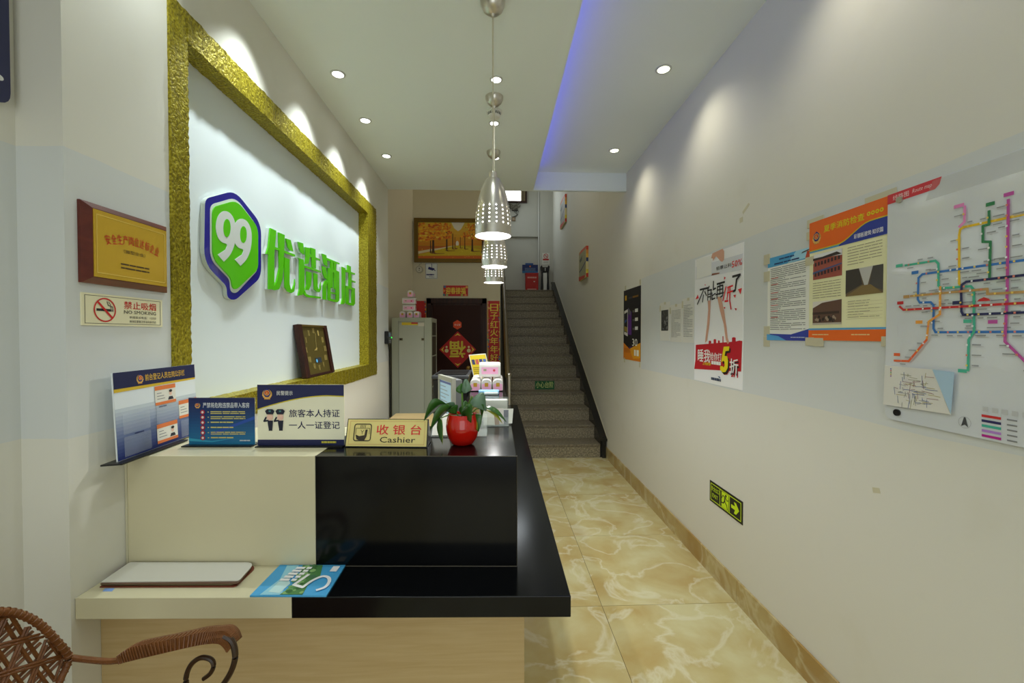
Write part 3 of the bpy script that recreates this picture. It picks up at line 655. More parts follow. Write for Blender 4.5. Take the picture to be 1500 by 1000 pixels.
# staff board standing along the left wall
SP = Pl((-1.05, 1.205, ZT), (-.02, .34, 0), (-.012, 0, .26))
t = thing('staff_board', SP.pt(.17, 0), 'large navy and white staff notice board with photo cards by the left wall', 'sign')
W_, H_ = .345, .252
MB().pbox(SP, 0, W_, .005, H_, 0, .004, ink((196, 202, 204))).build('panel', t)
MB().pbox(SP, -.02, .25, .0005, .005, -.025, .03, M_BLACKP).build('foot', t)
p = Print(SP, t, h=.0046)
def grad(part, c0, c1, a0, b0, a1, b1, n=12, L=0):
    for i in range(n):
        c = tuple(int(lerp(c0[k], c1[k], (i + .5) / n)) for k in range(3)); p.rect(part, c, a0, lerp(b0, b1, i / n), a1, lerp(b0, b1, (i + 1) / n), L)
grad('print', (14, 30, 92), (186, 194, 198), 0, .006, W_, .15, 14)
p.rect('print', (18, 24, 66), 0, H_ - .046, W_, H_, 1); p.poly('print', (198, 166, 40), [(0, H_ - .056), (W_ * .5, H_ - .054), (W_, H_ - .052), (W_, H_ - .045), (0, H_ - .045)], 0)
p.emblem(W_ * .27, H_ - .024, .013, 2); p.text('lettering', (212, 170, 50), '前台登记人员在岗公示栏', W_ * .33, H_ - .034, W_ * .84, H_ - .014, 2, .012)
def badge(a, b, k):
    n_ = 'card#%d' % k
    p.rect(n_, (206, 204, 194), a, b, a + .092, b + .06, 2); p.rect(n_, (204, 110, 56), a, b + .047, a + .092, b + .06, 3); p.rect(n_, (204, 110, 56), a, b, a + .092, b + .009, 3)
    for i, l in enumerate((.02, .03, .034)): p.rect(n_, (110, 110, 112), a + .008, b + .036 - i * .009, a + .008 + l, b + .038 - i * .009, 3)
    p.disc(n_, (212, 176, 158), a + .068, b + .032, .0065, 3, .008, 12); p.disc(n_, (30, 28, 30), a + .068, b + .039, .0075, 4, .0045, 10); p.poly(n_, (30, 32, 44), [(a + .055, b + .011), (a + .081, b + .011), (a + .076, b + .021), (a + .06, b + .021)], 3)
badge(W_ * .43, .136, 0); badge(W_ * .73, .075, 1); badge(W_ * .43, .016, 2)
for a, b in ((.06, .075), (.43, .078), (.06, .012), (.74, .012)):
    MB().pbox(SP, W_ * a, W_ * a + .1, b, b + .056, .0075, .0083, mat('pocket_film', (225, 232, 236), .1, alpha=.10)).build('card_pocket', t)
for a, b in ((.47, .128), (.53, .071), (.18, .068)): p.rect('lettering', (40, 50, 90), W_ * a, b, W_ * a + .035, b + .004, 2)
p.done()
# blue list of banned goods
def fsign(xl, xr, yt, yb, lean=0):
    A = at(xl, yb, 2, ZT); B = at(xr, yb, 2, ZT); d = B - A
    P = Pl(A, (d.x, d.y, 0), (0, lean, 1)); hh = P.px((xl + xr) / 2, yt)[1]
    return P, d.length, hh
P, W_, H_ = fsign(278.5, 375, 582, 652)
t = thing('warning_sign', P.pt(W_ / 2, 0), 'small blue sign listing banned goods, between two larger navy signs', 'sign')
MB().pbox(P, 0, W_, .004, H_, 0, .004, M_ACRYL).build('acrylic', t); MB().pbox(P, -.01, W_, .0004, .004, -.03, .025, M_BLACKP).build('foot', t)
p = Print(P, t, h=.0046); grad('print', (20, 108, 150), (16, 22, 72), 0, .004, W_, H_, 16)
p.poly('print', (30, 70, 150), [(W_ * .3, H_ * .2), (W_, H_ * .55), (W_, H_ * .62), (W_ * .4, H_ * .3)], 1); p.poly('print', (48, 150, 180), [(0, H_ * .16), (W_ * .35, H_ * .1), (W_ * .7, H_ * .16), (W_ * .35, H_ * .075), (0, H_ * .1)], 1)
p.emblem(W_ * .14, H_ * .85, .0085, 2); p.text('lettering', (196, 200, 204), '严禁将危险违禁品带入客房', W_ * .22, H_ * .79, W_ * .92, H_ * .9, 2, .03)
for i in range(6):
    b = H_ * (.70 - i * .107); p.disc('icon#%d' % i, (150, 28, 52), W_ * .215, b, H_ * .05, 2, n=16); p.disc('icon#%d' % i, (206, 196, 190), W_ * .215, b, H_ * .028, 3, n=6)
    p.rect('lettering', (176, 168, 92), W_ * .29, b - .001, W_ * .31, b + .002, 2)
    p.scribble('lettering', (186, 176, 100), W_ * .335, b - H_ * (.045 if i in (0, 1, 4) else .02), W_ * (.86 if i in (0, 1, 4) else .68), b + H_ * .03, 2 if i in (0, 1, 4) else 1, .5, i, 2, 1)
p.scribble('lettering', (170, 180, 190), W_ * .77, H_ * .09, W_ * .93, H_ * .13, 1, .7, 5, 2); p.done()
# registration sign with police emblem
P, W_, H_ = fsign(379, 505, 563, 653)
t = thing('registration_sign', P.pt(W_ / 2, 0), 'white and navy sign about guest registration beside the cashier sign', 'sign')
MB().pbox(P, 0, W_, .004, H_, 0, .004, ink((212, 206, 182))).build('panel', t); MB().pbox(P, 0, W_, .0004, .004, -.03, .022, M_BLACKP).build('foot', t)
p = Print(P, t, h=.0046); U = lambda x: W_ * x; Vv = lambda y: H_ * y
crv = [(x, .6 + .225 * math.sin(PI / 2 * min(1, x / .85) ** .95) - (.012 * max(0, (x - .8) / .2))) for x in [i / 16 for i in range(17)]]
p.poly('print', (194, 178, 44), [(U(x), Vv(y - .012)) for x, y in crv] + [(W_, H_), (0, H_)], 0); p.poly('print', (20, 26, 72), [(U(x), Vv(y + .006)) for x, y in crv] + [(W_, H_), (0, H_)], 1)
p.rect('print', (20, 26, 72), 0, .004, W_, Vv(.11), 1)
p.emblem(U(.115), Vv(.86), .0155, 2); p.text('lettering', (200, 200, 196), '民警提示', U(.225), Vv(.83), U(.41), Vv(.9), 2, .03)
p.text('lettering', (26, 26, 70), '旅客本人持证', U(.365), Vv(.475), U(.95), Vv(.6), 1, .02); p.text('lettering', (26, 26, 70), '一人一证登记', U(.365), Vv(.285), U(.95), Vv(.405), 1, .02); p.scribble('lettering', (190, 180, 60), U(.74), Vv(.05), U(.91), Vv(.09), 1, .8, 4, 2)
for k, (cx_, nm_) in enumerate(((.145, 'a'), (.265, 'b'))):
    n_ = 'officer#%d' % k; dk = (22, 26, 44); sk_ = (216, 178, 160)
    p.poly(n_, dk, [(U(cx_ - .03), Vv(.42)), (U(cx_ + .035), Vv(.42)), (U(cx_ + .03), Vv(.34)), (U(cx_ + .025), Vv(.27)), (U(cx_ - .015), Vv(.27)), (U(cx_ - .025), Vv(.35))], 1)
    p.disc(n_, sk_, U(cx_), Vv(.475), U(.037), 2, Vv(.055), 16); p.poly(n_, dk, [(U(cx_ - .055), Vv(.575)), (U(cx_ - .03), Vv(.605)), (U(cx_ + .03), Vv(.605)), (U(cx_ + .055), Vv(.575)), (U(cx_ + .036), Vv(.52)), (U(cx_ - .036), Vv(.52))], 3)
    p.rect(n_, (60, 120, 120), U(cx_ - .012), Vv(.56), U(cx_ + .012), Vv(.585), 4); p.line(n_, dk, [(U(cx_ - .02), Vv(.42)), (U(cx_ - .068), Vv(.41)), (U(cx_ - .045), Vv(.47))], .005, 2)
    p.line(n_, dk, [(U(cx_ - .012), Vv(.265)), (U(cx_ + .022), Vv(.265))], .004, 1)
p.done()
# cashier sign, a tilted plate
A = at(506.5, 654.5, 2, ZT); B = at(624.5, 655.5, 2, ZT); d = B - A
P = Pl(A + V((0, 0, .003)), d, V((0, .4, 1))); W_ = d.length; H_ = P.px(565, 613)[1]; shx = P.px(512, 613)[0]
t = thing('cashier_sign', P.pt(W_ / 2, 0), 'yellow tilted cashier sign in front of the red pot', 'sign')
par = lambda u_, v_: (u_ * W_ + shx * v_ * .55, v_ * H_)
MB().prism(P, [par(-.012, -.03), par(1.012, -.03), par(1.012, 1.03), par(-.012, 1.03)], -.006, 0, M_BLACKP).build('backing', t)
foot = P.pt(W_ / 2, H_); back = MB().add([P.pt(*par(-.01, 1), -.006), P.pt(*par(1.01, 1), -.006), P.pt(*par(1.01, 1), -.006) + V((0, .05, 0)) - V((0, 0, H_ * .9)), P.pt(*par(-.01, 1), -.006) + V((0, .05, 0)) - V((0, 0, H_ * .9))], [[0, 1, 2, 3]], M_BLACKP)
back.add([P.pt(*par(1.012, -.03), 0), P.pt(*par(1.012, 1.03), 0), P.pt(*par(1.012, 1), -.006) + V((0, .05, -H_ * .9))], [[0, 1, 2]], M_BLACKP); back.build('stand', t)
MB().prism(P, [par(0, 0), par(1, 0), par(1, 1), par(0, 1)], 0, .0015, ink((206, 190, 120), 1.3, rough=.3)).build('plate', t)
p = Print(P, t, h=.0019)
for i, (q0, q1) in enumerate((((.03, .07), (.97, .07)), ((.97, .07), (.97, .93)), ((.97, .93), (.03, .93)), ((.03, .93), (.03, .07)))): p.line('border', (170, 110, 60), [par(*q0), par(*q1)], .0008)
def rr_line(part, c, u0, v0, u1, v1, wd): 
    q = arc_pts([(*par(u0, v0), .008), (*par(u1, v0), .008), (*par(u1, v1), .008), (*par(u0, v1), .008)]); p.line(part, c, q + [q[0]], wd, 1)
dk = (44, 34, 20)
rr_line('pictogram', dk, .09, .2, .3, .82, .003)
a_, b_ = par(.195, .38); p.poly('pictogram', dk, [(a_ - .022, b_ + .004), (a_ - .018, b_ - .01), (a_ - .006, b_ - .016), (a_ + .008, b_ - .014), (a_ + .014, b_ - .002), (a_ + .016, b_ + .02), (a_ + .009, b_ + .02), (a_ + .007, b_ + .002), (a_ - .01, b_ - .001)], 1)
p.line('pictogram', dk, [(a_ - .022, b_ + .006), (a_ - .022, b_ + .024), (a_ + .022, b_ + .024), (a_ + .022, b_ + .006)], .0014, 1)
for i in range(4): p.line('pictogram', dk, [(a_ - .008 + i * .005, b_ + .026), (a_ - .007 + i * .005, b_ + .034)], .0016, 1)
p.line('pictogram', dk, [(a_ - .006, b_ + .018), (a_ - .001, b_ + .012), (a_ + .004, b_ + .018)], .0013, 1); p.line('pictogram', dk, [(a_ - .001, b_ + .012), (a_ - .001, b_ + .005)], .0013, 1)
q0 = par(.37, .43); q1 = par(.93, .8); p.text('lettering', (196, 32, 40), '收 银 台', q0[0], q0[1], q1[0], q1[1], 1, .02)
q0 = par(.42, .14); q1 = par(.86, .35); p.text('lettering', (44, 34, 20), 'Cashier', q0[0], q0[1], q1[0], q1[1], 1, .012); p.done()

# red pot with its plant
q = at(676, 655.5, 2, ZT); PX, PY = q.x, q.y + .045
pt_ = thing('potted_plant', (PX, PY, ZT), 'green leafy plant in a round glossy red pot on the counter', 'potted plant')
s_ = .0545
MB().lathe((PX, PY, ZT), [(s_ * .52, 0), (s_ * .7, .006), (s_ * .88, .024), (s_ * .98, .046), (s_, .062), (s_ * .96, .082), (s_ * .87, .098), (s_ * .84, .1), (s_ * .8, .097), (s_ * .8, .09)], mat('red_glaze', (200, 22, 8), .12, coat=.6), 40, True).build('pot', pt_)
MB().lathe((PX, PY, ZT + .09), [(s_ * .8, 0), (.001, .004)], mat('soil', (52, 38, 26), .9), 24).build('soil', pt_)
M_LEAF = mat('leaf_green', (52, 98, 34), .28, vary=.3, vscale=30); M_LEAF2 = mat('leaf_dusty', (92, 122, 96), .35); M_LEAFY = mat('leaf_yellow', (150, 152, 40), .4); M_STEM = mat('stem_green', (96, 138, 50), .45)
def leaf(root, tip, wd, m, droop=.02, curl=.3, nrm=None, roll=0):
    root = V(root); tip = V(tip); ax = tip - root; L = ax.length; ax.normalize()
    sd = ax.cross(V((0, 0, 1)) if abs(ax.z) < .95 else V((0, 1, 0))).normalized()
    if roll: sd = Matrix.Rotation(roll, 3, ax) @ sd
    n = sd.cross(ax).normalized(); vv = []; N = 8
    sh = [.05, .55, .88, 1, .96, .82, .6, .32, .02]
    for i in range(N + 1):
        t_ = i / N; c = root + ax * (L * t_) + V((0, 0, droop * math.sin(PI * t_))); h = wd / 2 * sh[i]
        vv += [c - sd * h + n * (curl * h), c, c + sd * h + n * (curl * h)]
    ff = []
    for i in range(N): ff += [[3 * i, 3 * i + 1, 3 * i + 4, 3 * i + 3], [3 * i + 1, 3 * i + 2, 3 * i + 5, 3 * i + 4]]
    o = MB().add(vv, ff, m, True).build('leaf', pt_); md = o.modifiers.new('thick', 'SOLIDIFY'); md.thickness = .0008
    return root
def L3(x, y, dy): return at(x, y, 1, PY + dy)
lv = [(655, 592, 621, 616, -.03, .062, M_LEAF, .02, .8), (662, 594, 630, 630, -.045, .05, M_LEAF, .015, .9), (647, 613, 648, 651, -.052, .022, M_LEAFY, 0, 1.2), (644, 611, 647, 648, -.05, .026, M_LEAF, 0, 1.0),
      (684, 593, 690, 619, -.058, .062, M_LEAF, .01, 1.35), (678, 592, 676, 608, -.06, .045, M_LEAF, .012, 1.2), (693, 607, 701, 632, -.03, .052, M_LEAF, .01, 1.2), (697, 616, 699, 630, -.035, .018, M_LEAFY, 0, 1.2),
      (690, 585, 712, 602, -.02, .06, M_LEAF2, .015, .9), (700, 592, 706, 612, -.01, .05, M_LEAF, .012, 1.1), (709, 596, 742, 618, -.015, .02, M_LEAF, .012, .6), (712, 600, 736, 620, -.02, .016, M_LEAFY, .01, .6), (676, 572, 692, 570, 0, .05, M_LEAF2, .012, 1.0), (677, 577, 676, 561, .01, .04, M_LEAF, .0, .6), (684, 574, 681, 557, 0, .022, M_LEAF2, 0, .8),
      (660, 605, 655, 590, -.02, .04, M_LEAF2, .01, .9), (668, 606, 660, 598, -.03, .035, M_LEAF, .008, 1.1), (672, 600, 690, 604, .0, .045, M_LEAF, .012, .9)]
for (x0, y0, x1, y1, dy, wd, m_, dr, ro) in lv: leaf(L3(x0, y0, dy * .5), L3(x1, y1, dy), wd, m_, dr, .25, roll=ro)
for (x, y, dy, r_) in ((677, 575, 0, .0032), (692, 580, -.01, .003), (655, 592, -.02, .0025), (684, 593, -.03, .0025), (693, 607, -.02, .0025), (700, 592, -.005, .0025), (709, 596, -.01, .002), (646, 612, -.025, .002)):
    e = L3(x, y, dy); b_ = V((lerp(PX, e.x, .25), lerp(PY, e.y, .4), ZT + .092)); MB().tube([b_, b_.lerp(e, .5) + V((0, 0, .008)), e], r_, M_STEM, 6).build('stem', pt_)

# clear holder with a white sheet behind the pot, and the leaflet box
A = at(630.5, 640, 2, ZT); B = at(713, 640, 2, ZT)
P = Pl((A.x, A.y + .004, ZT + .001), (B.x - A.x, B.y - A.y, 0), (0, .14, .12))
t = thing('menu_holder', (A.x, A.y, ZT), 'clear acrylic stand with a white sheet behind the red pot', 'stand')
wd = (B - A).length; MB().pbox(P, 0, wd, 0, .10, 0, .0025, M_ACRYL).build('holder', t); MB().pbox(P, .004, wd * .33, .003, .098, .003, .0036, M_PAPER).build('sheet', t); MB().box(A.x, B.x, A.y, A.y + .11, ZT + .0002, ZT + .003, M_ACRYL).build('base', t)
A = at(706, 625, 2, ZT); B = at(744, 625, 2, ZT)
t = thing('leaflet_box', (A.x, A.y, ZT), 'clear acrylic box of leaflets right behind the red pot', 'box')
x0_, x1_, y0_ = A.x, .052, A.y; z_ = ZT + .001
for nm_, bx_ in (('front', (x0_, x1_, y0_, y0_ + .003, z_, z_ + .035)), ('left_side', (x0_, x0_ + .003, y0_, y0_ + .1, z_, z_ + .05)), ('right_side', (x1_ - .003, x1_, y0_, y0_ + .1, z_, z_ + .05)), ('bottom', (x0_, x1_, y0_, y0_ + .1, z_, z_ + .003)), ('back', (x0_, x1_, y0_ + .1, y0_ + .104, z_, z_ + .1))): MB().box(*bx_, M_ACRYL).build(nm_, t)
for i, c in enumerate(((214, 208, 196), (150, 120, 96), (196, 190, 186), (110, 112, 120), (218, 214, 200))):
    P = Pl((x0_ + .006 + i * .017, y0_ + .012 + .004 * i, z_ + .004), (1, .08 * (i - 2), 0), (.05 * (i - 2), .32, 1)); MB().pbox(P, 0, .045, 0, .055 + .004 * (i % 3), 0, .002, ink(c)).build('leaflet', t)
MB().box(x0_ - .01, x1_ - .004, y0_ + .106, y0_ + .15, z_, z_ + .085, M_PAPER).build('card_stack', t)

# ------------------------------------------------------------------ papers on the ledge
def flat_quad(name, parent, pts, z0, z1, m): return MB().hexa([(p_.x, p_.y) for p_ in pts], z0, z1, m).build(name, parent)
px4 = lambda q, z: [at(x, y, 2, z) for x, y in q]
fs = thing('paper_folder', at(250, 845, 2, ZL), 'stack of white papers in a thin folder on the cream ledge', 'folder')
def folder_sheet(nm_, q, z0, z1, m, r=.03):
    c = px4(q, z0); o = arc_pts([(c[0].x, c[0].y, 0), (c[1].x, c[1].y, r * .3), (c[2].x, c[2].y, r), (c[3].x, c[3].y, r * .2)], 5)
    MB().hexa(o, z0, z1, m).build(nm_, fs)
folder_sheet('lower_cover', [(146, 860.5), (345, 860), (378, 829), (180, 829)], ZL + .0005, ZL + .003, mat('folder_red', (130, 62, 44), .5))
folder_sheet('pages', [(148, 857), (341, 857), (372, 828), (186, 828)], ZL + .003, ZL + .009, mat('folder_olive', (120, 112, 78), .6))
folder_sheet('middle_page', [(147, 856), (349, 855), (373, 827), (188, 826)], ZL + .009, ZL + .012, mat('folder_brown', (104, 76, 58), .6))
folder_sheet('upper_page', [(148, 853), (350, 851), (374, 824), (190, 824)], ZL + .012, ZL + .014, M_PAPER)
slip = MB().hexa([(p_.x, p_.y) for p_ in px4([(150, 866), (164, 866), (168, 861.5), (154, 861.5)], ZL)], ZL + .0002, ZL + .0006, ink((110, 140, 190))).build('paper_slip'); tag(slip, 'small blue and white paper slip peeking from under the folder', 'paper')
bq = px4([(366, 872), (478, 872), (506, 827), (410, 827)], ZL + .004)
u_ = (bq[1] - bq[0]); v_ = (bq[3] - bq[0])
P = Pl((bq[0].x, bq[0].y, ZL + .0045), (u_.x, u_.y, 0), (v_.x - u_.x * v_.dot(u_) / u_.length_squared, v_.y - u_.y * v_.dot(u_) / u_.length_squared, 0))
t = thing('travel_brochure', (P.o.x, P.o.y, ZL), 'blue travel brochure with a large white 5 straddling the ledge', 'brochure')
cn = [P.px(*q) for q in ((366, 872), (478, 872), (506, 827), (410, 827))]
MB().prism(P, cn, -.004, 0, ink((60, 140, 186), 1.5)).build('booklet', t)
p = Print(P, t, h=.0005)
bl = lambda u, v: tuple(V(cn[0]) * (1 - u) * (1 - v) + V(cn[1]) * u * (1 - v) + V(cn[2]) * u * v + V(cn[3]) * (1 - u) * v)
p.poly('cover_picture', (136, 188, 204), [bl(.12, .02), bl(.4, .02), bl(.32, .6), bl(.3, .98), bl(.12, .98), bl(.2, .5)], 0)
p.poly('cover_picture', (176, 206, 206), [bl(.2, .1), bl(.36, .06), bl(.4, .35), bl(.3, .55), bl(.22, .4)], 1)
p.poly('cover_picture', (66, 116, 60), [bl(.38, .02), bl(.68, .02), bl(.66, .3), bl(.74, .6), bl(.66, .98), bl(.36, .98), bl(.42, .6), bl(.5, .35)], 1)
rr = random.Random(4)
for i in range(40):
    u0, v0 = rr.uniform(.42, .66), rr.uniform(.06, .95); a_, b_ = bl(u0, v0); p.disc('cover_picture', rr.choice(((44, 92, 44), (92, 140, 78), (120, 158, 96), (58, 104, 70))), a_, b_, rr.uniform(.004, .01), 2, n=7)
wc = (226, 230, 226)
p.rect('cover_print', wc, *(lambda q0, q1: (q0[0], q0[1], q1[0], q1[1]))(bl(.83, .74), bl(.94, .93)), 3)
five = [(.56, .62), (.47, .3), (.62, .22), (.68, .42), (.78, .56), (.88, .52), (.93, .38), (.92, .22), (.84, .13)]
def crom2(pts, k=6):
    o = []; pts = [V(q) for q in pts]
    for i in range(len(pts) - 1):
        a, b, c, d = pts[max(i - 1, 0)], pts[i], pts[i + 1], pts[min(i + 2, len(pts) - 1)]
        for j in range(k): t_ = j / k; o.append(tuple((b * 2 + (c - a) * t_ + (a * 2 - b * 5 + c * 4 - d) * t_ ** 2 + (b * 3 - a - c * 3 + d) * t_ ** 3) * .5))
    return o + [tuple(pts[-1])]
p.line('numeral', wc, [bl(*q) for q in five[:3]], .009, 4); p.line('numeral', wc, crom2([bl(*q) for q in five[2:]]), .009, 5)
for k, (u0, c_) in enumerate(((.2, 3), (.26, 3), (.36, 2))):
    for i in range(5): q0 = bl(u0 + .02 * i + .02, .42 + .1 * i); p.rect('cover_print', wc, q0[0], q0[1], q0[0] + .014, q0[1] + .011, 4)
p.done()

# ------------------------------------------------------------------ right wall: posters
RW = rightP()
def tape(P, parent, x, y, w_, h_, rot=0):
    a, b = P.px(x, y); c, s_ = math.cos(rot), math.sin(rot)
    MB().prism(P, [(a + u * c - v * s_, b + u * s_ + v * c) for u, v in ((-w_ / 2, -h_ / 2), (w_ / 2, -h_ / 2), (w_ / 2, h_ / 2), (-w_ / 2, h_ / 2))], .0004, .0036, M_TAPE).build('tape', parent)
# phone poster
a0, b0, a1, b1 = uvbox(RW, 914, 425, 526, 939); b0 = RW.px(939, 530)[1]; b1 = RW.px(939, 417.5)[1]
t = sheet('phone_poster', RW, (a0, b0, a1, b1), .002, ink((24, 23, 26)), 'narrow black and orange phone poster on the right wall', 'poster')
p = Print(RW, t, h=.0026); U = lambda x: lerp(a0, a1, x); Vv = lambda y: lerp(b0, b1, y)
p.poly('print', (206, 120, 24), [(a0, b0), (a1, b0), (a1, Vv(.25)), (U(.38), Vv(.155)), (a0, Vv(.24))], 0); p.poly('print', (216, 150, 30), [(U(.38), Vv(.155)), (a1, Vv(.25)), (a1, Vv(.05)), (U(.6), Vv(.02))], 1); p.poly('print', (92, 40, 130), [(U(.36), Vv(.16)), (U(.6), Vv(.2)), (U(.38), Vv(.18))], 2)
p.poly('phone', (206, 204, 200), [(U(.05), Vv(.36)), (U(.27), Vv(.33)), (U(.27), Vv(.72)), (U(.05), Vv(.7))], 1); p.poly('phone', (34, 34, 40), [(U(.06), Vv(.40)), (U(.25), Vv(.38)), (U(.25), Vv(.68)), (U(.06), Vv(.66))], 2); p.poly('phone', (40, 80, 150), [(U(.1), Vv(.52)), (U(.2), Vv(.55)), (U(.2), Vv(.58)), (U(.1), Vv(.56))], 3); p.poly('phone', (150, 130, 60), [(U(.06), Vv(.41)), (U(.25), Vv(.39)), (U(.25), Vv(.46)), (U(.06), Vv(.48))], 3)
p.poly('phone', (84, 40, 124), [(U(.27), Vv(.36)), (U(.5), Vv(.35)), (U(.5), Vv(.67)), (U(.27), Vv(.73))], 1); p.poly('phone', (90, 88, 94), [(U(.27), Vv(.66)), (U(.46), Vv(.62)), (U(.46), Vv(.68)), (U(.3), Vv(.74))], 2)
p.rect('print', (196, 150, 30), U(.09), Vv(.85), U(.2), Vv(.92), 1); p.rect('print', (60, 58, 60), U(.3), Vv(.86), U(.54), Vv(.885), 1); p.rect('print', (120, 84, 24), U(.56), Vv(.86), U(.88), Vv(.885), 1)
for i in range(3):
    y_ = .66 - i * .12; p.rect('print', (84, 84, 84), U(.56), Vv(y_), U(.68), Vv(y_ + .03), 1); p.rect('print', (200, 200, 196), U(.7), Vv(y_), U(.86), Vv(y_ + .045), 1)
p.text('lettering', (220, 216, 206), '30', U(.55), Vv(.2), U(.84), Vv(.3), 3, .02); p.rect('lettering', (226, 220, 206), U(.66), Vv(.07), U(.76), Vv(.15), 3); p.rect('lettering', (226, 220, 206), U(.8), Vv(.07), U(.92), Vv(.15), 3); p.scribble('lettering', (170, 90, 30), U(.06), Vv(.1), U(.45), Vv(.16), 4, .4, 6, 2)
p.done()
for x, y in ((916.5, 422), (938, 413), (937.5, 534), (915, 527)): tape(RW, t, x, y, .03, .05)
# three white sheets
for k, (xl, xr, yt, yb, la) in enumerate(((967.5, 981.5, 444, 499, 'white sheet with a dark photograph, left of two printed sheets'), (982.3, 999.3, 447, 501, 'white printed sheet between the photo sheet and another notice'), (1000.2, 1017, 438, 502, 'white printed notice next to the red discount poster'))):
    a0, b1 = RW.px(xl, yt); b0 = RW.px(xr, yb)[1]; a1 = RW.px(xr, yt)[0]
    t = sheet('notice_sheet', RW, (a0, b0, a1, b1), .0012, M_PAPER, la, 'notice', 'white sheets on the right wall')
    p = Print(RW, t, h=.0016); U = lambda x: lerp(a0, a1, x); Vv = lambda y: lerp(b0, b1, y)
    if k == 0:
        p.rect('photo', (60, 60, 58), U(.12), Vv(.26), U(.85), Vv(.8), 0)
        rr = random.Random(2)
        for i in range(26): p.disc('photo', rr.choice(((30, 30, 30), (120, 120, 116), (170, 170, 164), (84, 84, 82))), U(rr.uniform(.2, .76)), Vv(rr.uniform(.3, .76)), rr.uniform(.005, .014), 1 + i % 3, n=7)
    else: p.scribble('lettering', (124, 124, 120), U(.1), Vv(.12), U(.9), Vv(.86), 20, .3, k, 1, .6)
    p.done()
    tape(RW, t, xl, yt + 8, .02, .05); tape(RW, t, (xl + xr) / 2, yt, .03, .02)
# discount poster
a0, b1 = RW.px(1018.5, 378); b0 = RW.px(1089, 572)[1]; a1 = RW.px(1090, 353)[0]; b1 = RW.px(1090, 354)[1]
t = sheet('discount_poster', RW, (a0, b0, a1, b1), .002, ink((214, 214, 208)), 'white poster with walking legs and a red half price band', 'poster')
p = Print(RW, t, h=.0026); U = lambda x: lerp(a0, a1, x); Vv = lambda y: lerp(b0, b1, y)
c1 = lambda x, y: RW.px(1010 + x / 10, 355 + y / 10); c2 = lambda x, y: RW.px(1010 + x / 11.1, 490 + y / 11.1)
P1 = lambda c, q, L=1, part='print': p.poly(part, c, [c1(*z) for z in q], L); P2 = lambda c, q, L=1, part='print': p.poly(part, c, [c2(*z) for z in q], L)
skin = (196, 150, 126)
P1((198, 200, 204), [(100, 360), (790, 160), (780, 395), (100, 540)], 0); P1((214, 214, 208), [(110, 250), (330, 185), (330, 470), (110, 540)], 1)
P1(skin, [(345, 160), (495, 90), (515, 130), (515, 250), (490, 285), (460, 270), (400, 205), (385, 215), (350, 275), (352, 235), (325, 232), (335, 190)], 2, 'hand_print')
P1((130, 78, 56), [(340, 455), (455, 440), (440, 460), (330, 485)], 2); P1((206, 40, 36), [(515, 500), (540, 515), (515, 550)], 2)
for q in ([(95, 835), (130, 762), (145, 815)], [(720, 685), (778, 668), (757, 760)], [(652, 772), (690, 765), (678, 815)], [(670, 960), (705, 968), (690, 1000)], [(235, 610), (250, 625), (232, 630)], [(505, 950), (535, 945), (530, 975)]): P1((206, 40, 44), q, 3)
p.pxtext('lettering', (40, 38, 36), '钜惠让利', (1050, 391, 1072, 396.5), 3, .03); p.pxtext('lettering', (206, 36, 36), '50%', (1073, 383, 1088, 392), 3, .03)
dk = (26, 26, 28); ST = lambda q, wd, c=dk, L=4: p.line('slogan', c, [c1(*z) for z in q], wd, L)
# 不 能 再 低 了 in slanted brush strokes
ST([(165, 692), (285, 665)], .012); ST([(215, 700), (125, 905)], .01); ST([(215, 770), (200, 870)], .01); ST([(235, 720), (258, 775)], .01)
ST([(300, 640), (275, 700)], .009); ST([(275, 705), (335, 690)], .009); ST([(280, 720), (275, 845)], .009); ST([(325, 700), (318, 840)], .009); ST([(280, 765), (322, 752)], .007); ST([(280, 800), (320, 790)], .007); ST([(362, 570), (358, 690), (395, 670)], .01); ST([(340, 740), (340, 835), (385, 815)], .009); ST([(345, 780), (390, 745)], .008)
ST([(415, 610), (525, 578)], .012); ST([(420, 650), (412, 820)], .009); ST([(500, 625), (495, 780), (465, 800)], .009); ST([(420, 650), (500, 625)], .009); ST([(418, 700), (500, 678)], .008); ST([(395, 765), (510, 735)], .009); ST([(458, 600), (455, 760)], .009)
rd = (206, 30, 38); ST([(545, 650), (500, 850)], .01, rd); ST([(570, 660), (645, 632)], .01, rd); ST([(580, 660), (560, 830)], .009, rd); ST([(565, 740), (645, 710)], .009, rd); ST([(605, 645), (600, 850), (620, 975)], .01, rd); ST([(530, 862), (575, 855)], .011, rd)
ST([(645, 500), (755, 470), (700, 545), (680, 700), (650, 715)], .013)
P1(skin, [(275, 850), (318, 850), (312, 1000), (282, 1000)], 2, 'legs_print'); P1(skin, [(415, 800), (470, 790), (515, 1000), (455, 1000)], 2, 'legs_print')
p.pxpoly('legs_print', skin, [(1038, 455), (1041.3, 455), (1040, 475), (1036.5, 499), (1033.5, 502), (1034, 496), (1036.5, 475)], 2); p.pxpoly('legs_print', skin, [(1055.5, 455), (1061.5, 455), (1065, 478), (1067, 495), (1069, 501), (1067, 504), (1064, 498), (1061, 475)], 2)
P2((178, 22, 34), [(110, 165), (300, 150), (865, 100), (848, 600), (500, 580), (85, 556), (105, 400)], 1, 'red_band')
for (x0, x1, h_) in ((320, 360, 95), (400, 440, 70), (470, 500, 90), (545, 560, 20), (700, 760, 40), (780, 865, 95)): P2((178, 22, 34), [(x0, 150), (x0, h_ + 10), ((x0 + x1) / 2, h_), (x1, h_ + 10), (x1, 140)], 1, 'red_band')
wh = (226, 222, 214); yl = (220, 200, 20)
